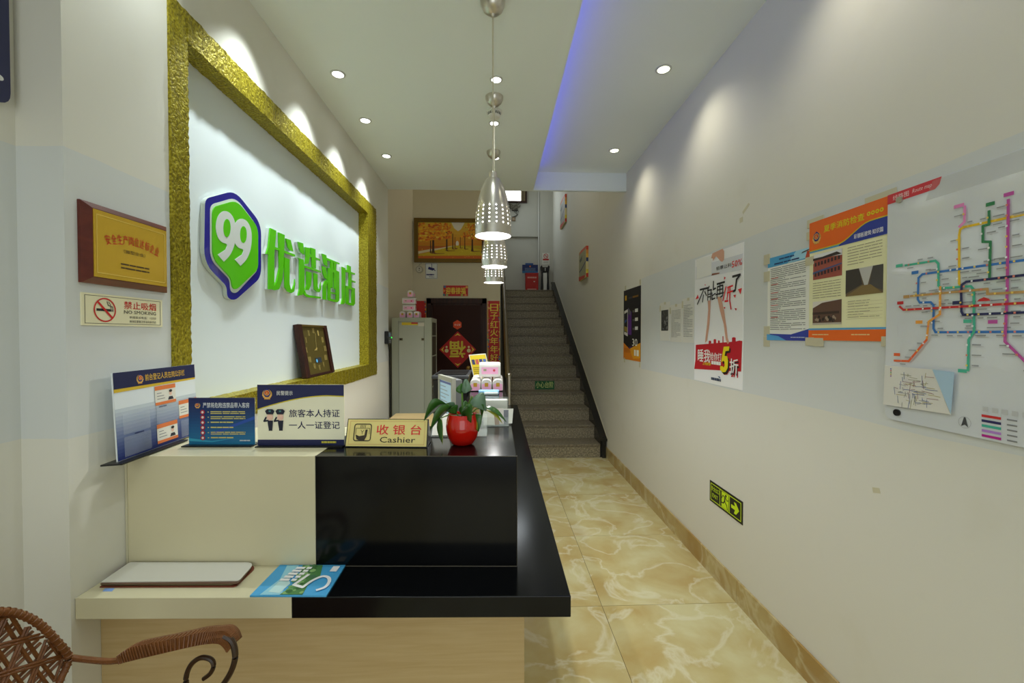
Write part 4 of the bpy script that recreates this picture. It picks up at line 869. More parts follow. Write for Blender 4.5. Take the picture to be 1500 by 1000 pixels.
p.pxtext('offer', wh, '睡我', (1023, 511, 1041, 529), 3, .04); p.pxtext('offer', wh, '给你打', (1041, 516, 1058, 527), 3, .03); p.pxtext('offer', yl, '上线就享', (1030, 529.5, 1042, 534), 3, .02); p.scribble('offer', wh, *c2(365, 490), *c2(520, 430), 1, .7, 3, 3)
for L, c, dx, dy in ((3, (178, 22, 34), 26, 42), (4, (34, 20, 20), 22, 34), (5, yl, 0, 0)):
    P2(c, [(570 + dx, 195 + dy), (662 + dx, 190 + dy), (655 + dx, 260 + dy), (600 + dx, 268 + dy), (585 + dx, 345 + dy), (630 + dx, 350 + dy), (642 + dx, 430 + dy), (635 + dx, 540 + dy), (600 + dx, 605 + dy), (550 + dx, 612 + dy), (512 + dx, 570 + dy), (512 + dx, 510 + dy), (550 + dx, 512 + dy), (570 + dx, 535 + dy), (585 + dx, 500 + dy), (582 + dx, 440 + dy), (565 + dx, 425 + dy), (528 + dx, 450 + dy)], L, 'offer_five')
for L, c, dx, dy in ((3, (178, 22, 34), 1.6, 6), (4, (34, 20, 20), 1, 3), (5, wh, 0, 0)): p.pxtext('offer_word', c, '折', (1070 + dx, 525 + dy, 1082.5 + dx, 545.5 + dy), L, .05)
p.scribble('maker_mark', (60, 70, 90), *c2(360, 745), *c2(520, 705), 1, .6, 8, 2, 1); P2((40, 70, 110), [(470, 675), (500, 680), (515, 712), (490, 700)], 2, 'maker_mark'); p.done()
# blue and white notice
a0, b1 = RW.px(1125.4, 379); b0 = RW.px(1125.4, 498)[1]; a1 = RW.px(1187.5, 379)[0]
t = sheet('blue_notice', RW, (a0, b0, a1, b1), .0015, ink((208, 208, 200)), 'blue headed text notice taped left of the orange poster', 'notice')
p = Print(RW, t, h=.002); U = lambda x: lerp(a0, a1, x); Vv = lambda y: lerp(b0, b1, y)
p.rect('header', (70, 150, 196), a0, Vv(.885), a1, b1, 0); p.poly('header', (150, 196, 214), [(U(.5), Vv(.885)), (a1, Vv(.9)), (a1, b1), (U(.7), b1)], 1)
p.poly('header', (170, 60, 30), [(U(.9), Vv(.895)), (a1, Vv(.895)), (a1, Vv(.96)), (U(.94), Vv(.97))], 2); p.poly('header', (60, 40, 30), [(U(.82), Vv(.955)), (a1, Vv(.975)), (a1, Vv(.985)), (U(.84), Vv(.97))], 3)
p.scribble('lettering', (30, 50, 100), U(.3), Vv(.945), U(.66), Vv(.97), 1, .6, 1, 3, 1); p.scribble('lettering', (30, 50, 100), U(.18), Vv(.9), U(.78), Vv(.925), 1, .6, 2, 3, 1)
p.scribble('lettering', (120, 120, 118), U(.08), Vv(.12), U(.92), Vv(.87), 34, .34, 5, 1, .8)
for y_ in (.74, .665, .565, .49, .415, .345, .27): p.rect('lettering', (190, 84, 80), U(.1), Vv(y_), U(.28), Vv(y_ + .008), 2)
p.poly('footer', (46, 60, 150), [(a0, b0), (a1, b0), (a1, Vv(.13)), (U(.6), Vv(.07)), (a0, Vv(.08))], 2); p.poly('footer', (80, 150, 200), [(a0, b0), (U(.5), b0), (U(.3), Vv(.05)), (a0, Vv(.075))], 3); p.scribble('footer', (170, 180, 200), U(.6), Vv(.03), U(.92), Vv(.045), 1, .7, 4, 4); p.done()
for x, y in ((1124, 380), (1124, 405), (1124, 485), (1123.5, 500)): tape(RW, t, x, y, .045, .05)
# orange poster
a0, b1 = RW.px(1188, 327.5); b0 = RW.px(1188, 498)[1]; a1 = RW.px(1304, 330)[0]
t = sheet('fire_safety_poster', RW, (a0, b0, a1, b1), .002, ink((216, 206, 164)), 'orange and cream fire safety poster with three photographs', 'poster', h=.0022)
PO = rightP(.0022); p = Print(PO, t, h=.0026); U = lambda x: lerp(a0, a1, x); Vv = lambda y: lerp(b0, b1, y)
org = (216, 96, 18); q4 = lambda x, y: PO.px(1180 + x / 11.11, 290 + y / 11.11)
hv = lambda x: .755 if x < .4 else lerp(.755, .865, .5 - .5 * math.cos(PI * min(1, (x - .4) / .42)))
xs = [i / 20 for i in range(21)]
p.poly('header', (84, 150, 190), [(U(0), Vv(.742)), (U(.45), Vv(.742)), (U(.5), Vv(.80)), (U(0), Vv(.80))], 0); p.poly('header', (40, 56, 140), [(U(.42), Vv(.742)), (U(1), Vv(.742)), (U(1), Vv(.9)), (U(.6), Vv(.9))], 1)
p.poly('header', (204, 186, 30), [(U(x), Vv(hv(x))) for x in xs] + [(a1, b1), (a0, b1)], 2); p.poly('header', org, [(U(x), Vv(hv(x) + .008)) for x in xs] + [(a1, b1), (a0, b1)], 3)
p.emblem(U(.115), Vv(.865), .023, 4); p.text('lettering', (206, 196, 20), '夏季消防检查', U(.22), Vv(.885), U(.74), Vv(.94), 4, .03)
for i in range(4): p.disc('lettering', (206, 196, 20), U(.79 + i * .047), Vv(.92), .0075, 4); p.disc('lettering', org, U(.79 + i * .047), Vv(.92), .0035, 5, n=6)
p.text('lettering', (206, 206, 214), '彩钢板建筑·知识篇', U(.62), Vv(.765), U(.95), Vv(.8), 4, .04)
p.rect('photo#1', (150, 76, 62), U(.06), Vv(.51), U(.47), Vv(.72), 0); p.poly('photo#1', (206, 206, 206), [(U(.06), Vv(.69)), (U(.47), Vv(.67)), (U(.47), Vv(.72)), (U(.06), Vv(.72))], 1); p.poly('photo#1', (50, 40, 40), [(U(.06), Vv(.69)), (U(.2), Vv(.69)), (U(.4), Vv(.705)), (U(.47), Vv(.68)), (U(.06), Vv(.67))], 2); p.poly('photo#1', (70, 80, 120), [(U(.06), Vv(.555)), (U(.47), Vv(.6)), (U(.47), Vv(.61)), (U(.06), Vv(.575))], 2)
for i in range(8):
    for j in (0, 1): p.rect('photo#1', (52, 40, 44), U(.09 + i * .047), Vv(.535 + j * .085 + i * .003), U(.115 + i * .047), Vv(.565 + j * .085 + i * .003), 3)
p.rect('photo#2', (96, 80, 60), U(.52), Vv(.34), U(.95), Vv(.54), 0); p.poly('photo#2', (176, 174, 168), [(U(.68), Vv(.54)), (U(.84), Vv(.54)), (U(.78), Vv(.4)), (U(.75), Vv(.4))], 1); p.poly('photo#2', (56, 50, 44), [(U(.52), Vv(.54)), (U(.68), Vv(.54)), (U(.72), Vv(.42)), (U(.52), Vv(.36))], 1); p.poly('photo#2', (70, 66, 62), [(U(.95), Vv(.54)), (U(.84), Vv(.54)), (U(.8), Vv(.4)), (U(.95), Vv(.36))], 1); p.poly('photo#2', (120, 100, 60), [(U(.52), Vv(.34)), (U(.72), Vv(.41)), (U(.82), Vv(.41)), (U(.95), Vv(.34))], 2)
p.rect('photo#3', (92, 66, 52), U(.06), Vv(.13), U(.47), Vv(.325), 0); p.poly('photo#3', (206, 200, 188), [(U(.06), Vv(.27)), (U(.2), Vv(.31)), (U(.47), Vv(.325)), (U(.06), Vv(.325))], 1); p.rect('photo#3', (58, 42, 34), U(.06), Vv(.215), U(.44), Vv(.235), 1); p.rect('photo#3', (176, 166, 150), U(.06), Vv(.13), U(.47), Vv(.145), 1)
rr = random.Random(9)
for i in range(18): p.disc('photo#3', rr.choice(((40, 32, 28), (150, 130, 110), (70, 54, 44))), U(rr.uniform(.1, .4)), Vv(rr.uniform(.16, .2)), .007, 2, n=6)
p.scribble('lettering', (140, 132, 104), U(.54), Vv(.57), U(.94), Vv(.72), 7, .22, 3); p.scribble('lettering', (140, 132, 104), U(.06), Vv(.345), U(.46), Vv(.49), 7, .22, 4)
p.scribble('lettering', (150, 142, 114), U(.55), Vv(.17), U(.92), Vv(.31), 7, .2, 6, 1, .3)
for i in range(6): p.rect('table_rule', (178, 168, 130), U(.53), Vv(.165 + i * .025), U(.95), Vv(.1665 + i * .025), 1)
p.rect('footer', org, a0, b0, a1, Vv(.085), 1); p.rect('footer', (84, 150, 190), a0, Vv(.085), a1, Vv(.1), 1); p.scribble('footer', (236, 180, 120), U(.06), Vv(.04), U(.3), Vv(.055), 1, .6, 1, 2); p.scribble('footer', (236, 180, 120), U(.6), Vv(.04), U(.88), Vv(.055), 1, .6, 2, 2); p.done()
for x, y, w_ in ((1187.5, 345, .04), (1195, 325, .09), (1187, 382, .05), (1200, 501, .05), (1187, 500, .05), (1300, 500, .04), (1290, 290, .12)): tape(PO, t, x, y, w_, .035)
# subway map board
M_MAP = mat('map_board', (216, 220, 222), .12, k=1.05, coat=.4)
a0 = RW.px(1302, 450)[0]; b1 = RW.px(1304, 286)[1]; b0 = RW.px(1300, 612)[1]; a1 = -.45
t = thing('route_map', RW.pt((a0 + a1) / 2, b0), 'large glossy subway route map board at the right edge', 'map')
MB().prism(RW, arc_pts([(a0, b0, .03), (a1, b0, .03), (a1, b1, 0), (a0, b1, 0)]), .004, .009, M_MAP).build('board', t)
PM_ = rightP(.009); p = Print(PM_, t, h=.0005)
red = (190, 48, 56)
q = [PM_.px(1304, 289), PM_.px(1305, 301)]; rx = PM_.px(1380, 260)[0]
p.poly('title_tab', red, [(a0, b1 - .033), (rx - .02, b1 - .033), (rx - .006, b1 - .022), (rx, b1 - .001), (a0, b1 - .001)], 1); p.text('title', (226, 190, 190), '线路图', a0 + .02, b1 - .026, a0 + .075, b1 - .009, 2); p.text('title', (226, 190, 190), 'Route map', a0 + .085, b1 - .026, rx - .03, b1 - .009, 2, 0, .2)
LN = {'yellow': ((216, 178, 40), [(1500, 313.7), (1450, 324.5), (1412, 332.5), (1407, 336), (1405.5, 344), (1405.5, 415), (1408, 419)]),
 'blue': ((52, 110, 178), [(1500, 381), (1405, 394), (1352, 401.5), (1346, 407), (1345, 438), (1348, 443), (1364, 442.5), (1368, 447), (1368, 481), (1371, 486.5), (1500, 485.7)]),
 'teal': ((70, 170, 140), [(1327, 388.7), (1371, 381.7), (1375.5, 386), (1375.7, 418), (1379, 422), (1423, 419), (1427.5, 424), (1428, 485), (1420, 497.5), (1419, 542.5)]),
 'green': ((50, 120, 76), [(1450, 309), (1450, 328.7), (1441, 331), (1441, 354), (1452, 354), (1450.7, 407.5)]),
 'magenta': ((178, 76, 150), [(1478.7, 292.5), (1477, 430), (1473.7, 500), (1500, 526)]),
 'pink': ((214, 130, 180), [(1415, 302), (1414.5, 325), (1407, 332)]),
 'navy': ((38, 40, 82), [(1500, 403), (1417.5, 412.5), (1411, 417), (1410, 430), (1410.5, 456), (1413, 461), (1500, 457.5)]),
 'tan': ((178, 140, 84), [(1336, 433.5), (1448.7, 423), (1449, 430.5), (1500, 427.5)]),
 'red': ((186, 40, 40), [(1320, 448.7), (1325.5, 453.7), (1500, 443.7)]),
 'orange': ((222, 150, 60), [(1380, 420), (1379.5, 460), (1363, 471), (1360, 497.5)]), 'vermilion': ((212, 92, 44), [(1360, 497.5), (1333.7, 528.7), (1312.5, 528)])}
rr = random.Random(11); LI = 1
for nm_, (c, pts) in LN.items():
    uv = [PM_.px(*q_) for q_ in pts]
    if pts[0][0] == 1500: u0, u1 = V(uv[0]), V(uv[1]); d = (u0 - u1).normalized(); uv = [tuple(u0 + d * .42)] + uv
    if pts[-1][0] == 1500: u0, u1 = V(uv[-1]), V(uv[-2]); d = (u0 - u1).normalized(); uv = uv + [tuple(u0 + d * .42)]
    p.line('line_%s' % nm_, c, uv, .0068, LI); LI += 1
    for A_, B_ in zip(uv[:-1], uv[1:]):
        A2, B2 = V(A_), V(B_); l = (B2 - A2).length; n_ = int(l / .026)
        for i in range(n_):
            q_ = A2.lerp(B2, (i + .5) / n_); vert = abs((B2 - A2).y) > abs((B2 - A2).x); sd = rr.choice((-1, 1)); l2 = rr.uniform(.012, .028)
            p.rect('station_mark', rr.choice(((226, 190, 90), (228, 228, 224), (206, 120, 100))), q_.x - .0025, q_.y - .0025, q_.x + .0025, q_.y + .0025, 13)
            x_, y_ = (q_.x + sd * .008 - (l2 if sd < 0 else 0), q_.y) if vert else (q_.x - l2 / 2, q_.y + sd * .011)
            p.rect('station_label', (140, 142, 142), x_, y_ - .001, x_ + l2, y_ + .0022, 1); p.rect('station_label', (178, 178, 178), x_, y_ - .0048, x_ + l2 * 1.3, y_ - .0032, 1)
for (x, y, w_, c) in ((1398, 304, 15, (214, 130, 180)), (1445, 301, 13, (50, 120, 76)), (1471, 287, 15, (178, 76, 150)), (1313, 390, 10, (70, 170, 140)), (1336, 400, 10, (52, 110, 178)), (1315, 444, 9, (186, 40, 40)), (1342, 472, 10, (222, 150, 60)), (1396, 444, 11, (38, 40, 82)), (1412, 471, 12, (70, 170, 140)), (1448, 472, 14, (178, 76, 150)), (1310, 519, 9, (212, 92, 44)), (1404, 543, 13, (70, 170, 140)), (1324, 435, 9, (178, 140, 84))):
    A_ = PM_.px(x, y + 2); B_ = PM_.px(x + w_, y + 2); p.rect('line_tag', c, A_[0], A_[1], B_[0], A_[1] + .01, 2)
A_ = PM_.px(1445, 441); p.poly('line_tag', (186, 40, 40), [(A_[0] - .016, A_[1]), (A_[0] + .016, A_[1]), (A_[0] + .012, A_[1] + .006), (A_[0], A_[1] + .011), (A_[0] - .012, A_[1] + .006)], 14)
for i, c in enumerate(((186, 40, 40), (38, 36, 86), (60, 160, 140), (166, 120, 190), (170, 30, 130))):
    A_ = PM_.px(1438.5, 608.5 + i * 7.2); p.rect('legend', c, A_[0], A_[1] - .003, A_[0] + .045, A_[1] + .004, 1); p.rect('legend', (120, 122, 122), A_[0] + .058, A_[1] - .001, A_[0] + .08, A_[1] + .003, 1); p.rect('legend', (150, 150, 150), A_[0] + .1, A_[1] - .001, A_[0] + .118, A_[1] + .002, 1)
A_ = PM_.px(1440, 602); 
for i in range(6): p.rect('legend', (176, 178, 178), A_[0] + i * .022, A_[1], A_[0] + i * .022 + .013, A_[1] + .013, 1)
A_ = PM_.px(1413.5, 618.5); p.ring('compass', (150, 152, 152), A_[0], A_[1], .0155, .0165, 1); p.poly('compass', (60, 62, 64), [(A_[0] - .009, A_[1] - .012), (A_[0], A_[1] - .006), (A_[0] + .009, A_[1] - .012), (A_[0] + .002, A_[1] + .015), (A_[0] - .002, A_[1] + .015)], 1)
p.done()
for x, y, c in ((1319, 292.5, M_CHROME), (1315, 604, M_BLACKP)):
    A_ = PM_.px(x, y); MB().prism(PM_, [(A_[0] + .011 * math.cos(k * PI / 8), A_[1] + .011 * math.sin(k * PI / 8)) for k in range(16)], 0, .006, c).build('bolt', t)
A_ = PM_.px(1420, 240); MB().prism(PM_, [(A_[0] - .12, b1 - .06), (a1, b1 - .06), (a1, b1 - .005), (A_[0] - .1, b1 - .005)], .0004, .0012, mat('plastic_strip', (222, 224, 220), .2, alpha=.15)).build('film_strip', t)
# small folded map hanging on the board
q = [PM_.px(*z) for z in ((1299.5, 535), (1370, 541), (1396, 607), (1297, 592))]
t = thing('small_map', PM_.pt(*q[3]), 'small folded white route map pinned over the large map corner', 'map')
MB().prism(PM_, [q[3], q[2], q[1], q[0]], .006, .008, M_PAPER).build('sheet', t)
fq = [PM_.px(*z) for z in ((1370, 541), (1402, 545), (1397, 606))]; MB().prism(PM_, [fq[2], fq[1], fq[0]], .0085, .0095, mat('fold_back', (176, 206, 226), .4)).build('folded_flap', t)
p = Print(PM_, t, h=.0086); rr = random.Random(5)
for i in range(70):
    x, y = rr.uniform(1312, 1364), rr.uniform(545, 592); hz = rr.random() < .6; A_ = PM_.px(x, y); l = rr.uniform(.01, .04)
    pts = [A_, (A_[0] + l, A_[1] + rr.uniform(-.004, .004))] if hz else [A_, (A_[0] + rr.uniform(-.004, .004), A_[1] - l * .8)]
    p.line('map_print', rr.choice(((120, 130, 160), (150, 150, 120), (150, 120, 120), (96, 110, 150), (150, 150, 150), (170, 160, 110))), pts, .0016, i % 3)
for i in range(5): A_ = PM_.px(1308, 540 + i * 2.6); p.rect('map_print', ((60, 90, 160), (190, 90, 90), (90, 150, 90), (180, 160, 60), (150, 90, 160))[i], A_[0], A_[1] - .002, A_[0] + .004, A_[1] + .002, 1)
p.done()
for k, (x, y, w_, h_, rt, la) in enumerate(((1093, 305, .07, .018, .5, 'torn scrap of tape on the right wall above the discount poster'), (1284, 718, .03, .02, .2, 'small scuffed tape scrap on the right wall below the large map'), (1086, 322, .03, .03, 0, 'pale tape scrap on the right wall beside the discount poster top'))):
    a, b = RW.px(x, y); c, sn = math.cos(rt), math.sin(rt)
    o = MB().prism(RW, [(a + u * c - v * sn, b + u * sn + v * c) for u, v in ((-w_ / 2, -h_ / 2), (w_ / 2, -h_ / 2.4), (w_ / 2.2, h_ / 2), (-w_ / 2, h_ / 2.3))], .0003, .001, M_TAPE).build('tape_scrap'); tag(o, la, 'tape')
# exit sign
a0, b1 = RW.px(1040.4, 702.5); b0 = RW.px(1040, 732)[1]; a1 = RW.px(1088.6, 736)[0]
M_GLOW = ink((176, 200, 20), 1.5)
t = sheet('exit_sign', RW, (a0, b0, a1, b1), .003, ink((26, 28, 18)), 'black and yellow-green exit sign with running figure and arrow', 'sign', part='plate')
p = Print(RW, t, h=.0034); U = lambda x: lerp(a0, a1, x); Vv = lambda y: lerp(b0, b1, y)
p.ring
for q in ((.035, .09, .965, .125), (.035, .875, .965, .91), (.035, .09, .05, .91), (.95, .09, .965, .91), (.335, .09, .35, .91), (.63, .09, .645, .91)): p.rect('border', M_GLOW, U(q[0]), Vv(q[1]), U(q[2]), Vv(q[3]))
p.text('lettering', M_GLOW, '安全出口', U(.07), Vv(.58), U(.32), Vv(.8), 1, .02); p.text('lettering', M_GLOW, 'EXIT', U(.1), Vv(.28), U(.28), Vv(.46), 1, .02)
p.rect('running_figure', M_GLOW, U(.4), Vv(.14), U(.615), Vv(.86), 1)
bk = (24, 26, 16); mn = lambda x, y: (U(.4 + .215 * x), Vv(.14 + .72 * y))
p.disc('running_figure', bk, *mn(.62, .86), .008, 2); p.line('running_figure', bk, [mn(.5, .75), mn(.45, .45)], .011, 2); p.line('running_figure', bk, [mn(.45, .45), mn(.75, .3), mn(.85, .05)], .007, 2); p.line('running_figure', bk, [mn(.42, .45), mn(.25, .3), mn(-.05, .28)], .007, 2); p.line('running_figure', bk, [mn(.5, .74), mn(.8, .6), mn(.95, .65)], .005, 2); p.line('running_figure', bk, [mn(.5, .74), mn(.2, .78), mn(.05, .6)], .005, 2)
p.poly('arrow', M_GLOW, [(U(.69), Vv(.42)), (U(.8), Vv(.42)), (U(.77), Vv(.25)), (U(.83), Vv(.25)), (U(.915), Vv(.5)), (U(.83), Vv(.75)), (U(.77), Vv(.75)), (U(.8), Vv(.58)), (U(.69), Vv(.58))], 1); p.done()
# two little canvases on the stair wall
for k, (xl, xr, yt, yb, la) in enumerate(((848, 858.5, 370, 412, 'small colourful canvas on the stair wall, nearer and lower'), (820.5, 827.5, 298, 336, 'small colourful canvas high on the stair wall, farther one'))):
    FPc = rightP(.035); a0, b1 = FPc.px(xl, yt); b0 = FPc.px(xl, yb)[1]; a1 = FPc.px(xr, yt)[0]
    t = thing('canvas_picture', RW.pt((a0 + a1) / 2, b0), la, 'picture', 'canvases on the stair wall')
    MB().pbox(RW, a0, a1, b0, b1, .001, .035, ink((196, 180, 120))).build('canvas', t)
    p = Print(FPc, t, h=.0006); U = lambda x: lerp(a0, a1, x); Vv = lambda y: lerp(b0, b1, y)
    p.rect('painting', (150, 150, 120) if k == 0 else (150, 148, 140), U(.04), Vv(.02), U(.96), Vv(.98)); p.poly('painting', (90, 96, 90), [(U(.1), Vv(.7)), (U(.5), Vv(.8)), (U(.45), Vv(.65)), (U(.2), Vv(.6))], 1); p.poly('painting', (180, 70, 50), [(a0, b0), (U(.8), b0), (U(.9), Vv(.08)), (a0, Vv(.15))], 1); p.line('painting', (30, 44, 96), [(U(.1), Vv(.3)), (U(.4), Vv(.35)), (U(.95), Vv(.5))], .02, 2); p.poly('painting', (190, 90, 70), [(U(.3), b1), (a1, b1), (a1, Vv(.92)), (a0, Vv(.9))], 1); p.done()
    SPn = Pl(RW.pt(a1, b0, .0), (1, 0, 0), (0, 0, 1)); p2 = Print(Pl(V((XR - .035, RW.pt(a1, b0).y - .0004, b0)), (1, 0, 0), (0, 0, 1)), t, h=.0004); hh = b1 - b0
    for i, c in enumerate(((180, 50, 40), (206, 190, 60), (206, 196, 150), (206, 196, 150), (40, 60, 110), (214, 170, 60), (206, 140, 70), (196, 70, 50))): p2.rect('painted_edge', c, 0.001, hh * i / 8, .034, hh * (i + 1) / 8)
    p2.done()

# ------------------------------------------------------------------ the back wall
BPn = frontP(YB)
dr = bpy.data.objects.new('door_1', None); COL.objects.link(dr); dr.location = (-.57, YB - .03, 0); dr['kind'] = 'structure'
dx0, dx1, dz1 = -1.003, -.13, 2.03
fr = MB()
fr.box(dx0, dx0 + .07, YB - .035, YB, 0, dz1, M_DARKWOOD).box(dx1 - .07, dx1, YB - .035, YB, 0, dz1, M_DARKWOOD).box(dx0, dx1, YB - .035, YB, dz1 - .08, dz1, M_DARKWOOD); fr.build('door_frame', dr, .006)
fr = MB(); fr.box(dx0 + .07, dx0 + .09, YB - .028, YB, 0, dz1 - .08, M_DARKWOOD).box(dx1 - .09, dx1 - .07, YB - .028, YB, 0, dz1 - .08, M_DARKWOOD).box(dx0 + .07, dx1 - .07, YB - .028, YB, dz1 - .1, dz1 - .08, M_DARKWOOD); fr.build('door_stop', dr)
MB().box(dx0 + .09, dx1 - .09, YB - .016, YB, 0, dz1 - .1, mat('door_leaf', (52, 22, 14), .5, spec=.2)).build('door_leaf', dr)
hx, hz = at(686, 538.5, 1, YB).x, at(686, 538.5, 1, YB).z
hm = MB(); hm.lathe((0, 0, 0), [(.03, 0), (.03, .008), (.012, .012), (.012, .04), (.028, .05), (.03, .06), (.022, .072), (.001, .076)], mat('brass', (150, 120, 60), .3, .9), 16, True)
hm.v = [V((hx + q.x, YB - .016 - q.z, hz + q.y)) for q in hm.v]; hm.build('door_handle', dr)
M_RED = ink((168, 22, 24), 1.5); M_GLD = ink((214, 176, 60), 1.7)
def couplet(xl, xr, yt, yb, label, chars):
    a0, b1 = BPn.px(xl, yt); b0 = BPn.px(xl, yb)[1]; a1 = BPn.px(xr, yt)[0]
    t = sheet('spring_couplet', BPn, (a0, b0, a1, b1), .0015, M_RED, label, 'banner', 'red paper banners round the door')
    p = Print(BPn, t, k=1.6, h=.002); w_ = a1 - a0
    p.rect('border', (176, 130, 60), a0, b0, a0 + w_ * .1, b1); p.rect('border', (176, 130, 60), a1 - w_ * .06, b0, a1, b1)
    rr = random.Random(int(xl))
    for i in range(34):
        sd = rr.random() < .6; p.disc('flower#%d' % i, rr.choice(((40, 110, 120), (206, 160, 70), (196, 120, 110), (90, 130, 60), (60, 90, 150))), (a0 + w_ * rr.uniform(.04, .16)) if sd else (a1 - w_ * rr.uniform(.03, .1)), lerp(b0, b1, rr.random()), w_ * rr.uniform(.04, .08), 1, n=7)
    for i, c in enumerate(chars):
        zt = at(xl, 445 + i * 12.2, 1, YB).z; h_ = at(xl, 0, 1, YB).z - at(xl, 11, 1, YB).z
        p.text('character#%d' % i, M_GLD, c, a0 + w_ * .24, zt - h_, a0 + w_ * .84, zt, 2, .03)
    p.done(); return t
couplet(713.6, 732.4, 440.5, 546, 'long red spring couplet right of the brown door', '日子红火年年好')
couplet(606.5, 624.4, 440.5, 546, 'red spring couplet left of the door, mostly behind the cabinet', '')
a0, b1 = BPn.px(649.3, 418); b0 = BPn.px(649.3, 433.5)[1]; a1 = BPn.px(685.6, 418)[0]
t = sheet('door_banner', BPn, (a0, b0, a1, b1), .0015, M_RED, 'short horizontal red banner with gold characters above the door', 'banner', 'red paper banners round the door')
p = Print(BPn, t, k=1.6, h=.002); p.text('lettering', M_GLD, '迎春接福', lerp(a0, a1, .1), lerp(b0, b1, .2), lerp(a0, a1, .9), lerp(b0, b1, .82), 1, .04)
for u_, v_, c in ((.03, .12, (60, 110, 120)), (.95, .85, (196, 150, 70)), (.06, .88, (50, 100, 140)), (.15, .1, (120, 150, 90)), (.75, .1, (150, 150, 60)), (.9, .1, (190, 110, 60)), (.03, .5, (190, 120, 60))): p.disc('flower#%s' % u_, c, lerp(a0, a1, u_), lerp(b0, b1, v_), .018, 1, n=8)
p.done()
DPn = frontP(YB - .0162)
c_ = DPn.px(670.5, 511.8); hw = DPn.px(697.5, 511.8)[0] - c_[0]
t = thing('fortune_diamond', DPn.pt(c_[0], c_[1] - hw), 'red diamond paper with an upside-down gold character on the door', 'decoration')
MB().prism(DPn, [(c_[0] - hw, c_[1]), (c_[0], c_[1] - hw), (c_[0] + hw, c_[1]), (c_[0], c_[1] + hw)], .0005, .0016, M_RED).build('paper', t)
p = Print(DPn, t, k=1.6, h=.002); p.text('character', M_GLD, '福', c_[0] - hw * .42, c_[1] - hw * .45, c_[0] + hw * .42, c_[1] + hw * .45, 1, .06, 0, PI)
for i, (dx_, dy_) in enumerate(((1, 0), (-1, 0), (0, 1), (0, -1))):
    q = V((dx_, dy_)) * hw * .9; s1 = V((-dy_ - dx_, dx_ - dy_)) * hw * .17; s2 = V((dy_ - dx_, -dx_ - dy_)) * hw * .17; cc = V(c_)
    p.poly('corner#%d' % i, M_GLD, [tuple(cc + q), tuple(cc + q + s1), tuple(cc + q + (s1 + s2) * .3), tuple(cc + q + s2)][::-1], 1)
for dx_ in (-.6, .6): p.disc('flower#%s' % dx_, (206, 190, 140), c_[0] + dx_ * hw, c_[1] - hw * .06, hw * .11, 1, n=8); p.disc('flower#%s' % dx_, (206, 190, 140), c_[0] + dx_ * hw, c_[1] + hw * .14, hw * .06, 1, n=8)
p.done()
c_ = DPn.px(670, 475.5); r_ = DPn.px(677, 475.5)[0] - c_[0]
t = thing('room_plate', DPn.pt(c_[0], c_[1] - r_), 'small orange hexagonal plate on the door above the red diamond', 'sign')
MB().prism(DPn, [(c_[0] + r_ * math.sin(i * PI / 3), c_[1] + r_ * math.cos(i * PI / 3)) for i in range(6)][::-1], .0005, .003, ink((206, 70, 30))).build('plate', t)
p = Print(DPn, t, h=.0035); p.text('lettering', (226, 206, 190), '办公室', c_[0] - r_ * .65, c_[1] - r_ * .22, c_[0] + r_ * .65, c_[1] + r_ * .2); p.done()
# landscape painting
a0, b1 = BPn.px(607, 320); b0 = BPn.px(607, 384.5)[1]; a1 = BPn.px(728, 320)[0]
t = thing('landscape_painting', BPn.pt((a0 + a1) / 2, b0), 'gilt framed painting of an autumn avenue above the door', 'painting')
M_GILT = mat('gilt_frame', (110, 84, 20), .35, .5, bump=.5, bscale=90); fw_ = .055
for nm_, q in (('frame_left', (a0, a0 + fw_, b0, b1)), ('frame_right', (a1 - fw_, a1, b0, b1)), ('frame_top', (a0 + fw_, a1 - fw_, b1 - fw_, b1)), ('frame_bottom', (a0 + fw_, a1 - fw_, b0, b0 + fw_))):
    MB().pbox(BPn, *q, .0, .04, M_GILT).build(nm_, t, .012, 3)
MB().pbox(BPn, a0 + fw_, a1 - fw_, b0 + fw_, b1 - fw_, 0, .014, ink((196, 140, 20), 1.3)).build('canvas', t)
p = Print(frontP(YB - .014), t, k=1.35, h=.0006); i0, j0, i1, j1 = a0 + fw_, b0 + fw_, a1 - fw_, b1 - fw_
U = lambda x: lerp(i0, i1, x); Vv = lambda y: lerp(j0, j1, y)
for i in range(8): p.rect('sky', (int(lerp(190, 206, i / 7)), int(lerp(120, 176, i / 7)), int(lerp(16, 60, i / 7))), i0, Vv(.35 + .65 * i / 8), i1, Vv(.35 + .65 * (i + 1) / 8))
for i in range(7): p.rect('ground', (int(lerp(190, 176, i / 6)), int(lerp(90, 146, i / 6)), 14), i0, Vv(.37 * i / 7), i1, Vv(.37 * (i + 1) / 7), 1)
p.poly('ground', (200, 186, 150), [(i0, Vv(.13)), (U(.2), Vv(.22)), (U(.5), Vv(.34)), (U(.5), Vv(.37)), (U(.25), Vv(.3)), (i0, Vv(.2))], 2); p.poly('ground', (172, 92, 20), [(i0, Vv(.22)), (U(.3), Vv(.3)), (U(.45), Vv(.36)), (i0, Vv(.36))], 2)
p.poly('sky', (206, 200, 186), [(U(.44), Vv(1)), (U(.62), Vv(1)), (U(.57), Vv(.82)), (U(.53), Vv(.76)), (U(.48), Vv(.84))], 2); p.disc('sky', (206, 200, 186), U(.52), Vv(.42), .022, 3, .04)
rr = random.Random(21)
p.poly('ground', (184, 160, 18), [(U(.1), Vv(.16)), (U(.5), Vv(.37)), (U(.54), Vv(.37)), (i1, Vv(.2)), (i1, Vv(.1)), (i0, Vv(.08)), (i0, Vv(.12))], 3)
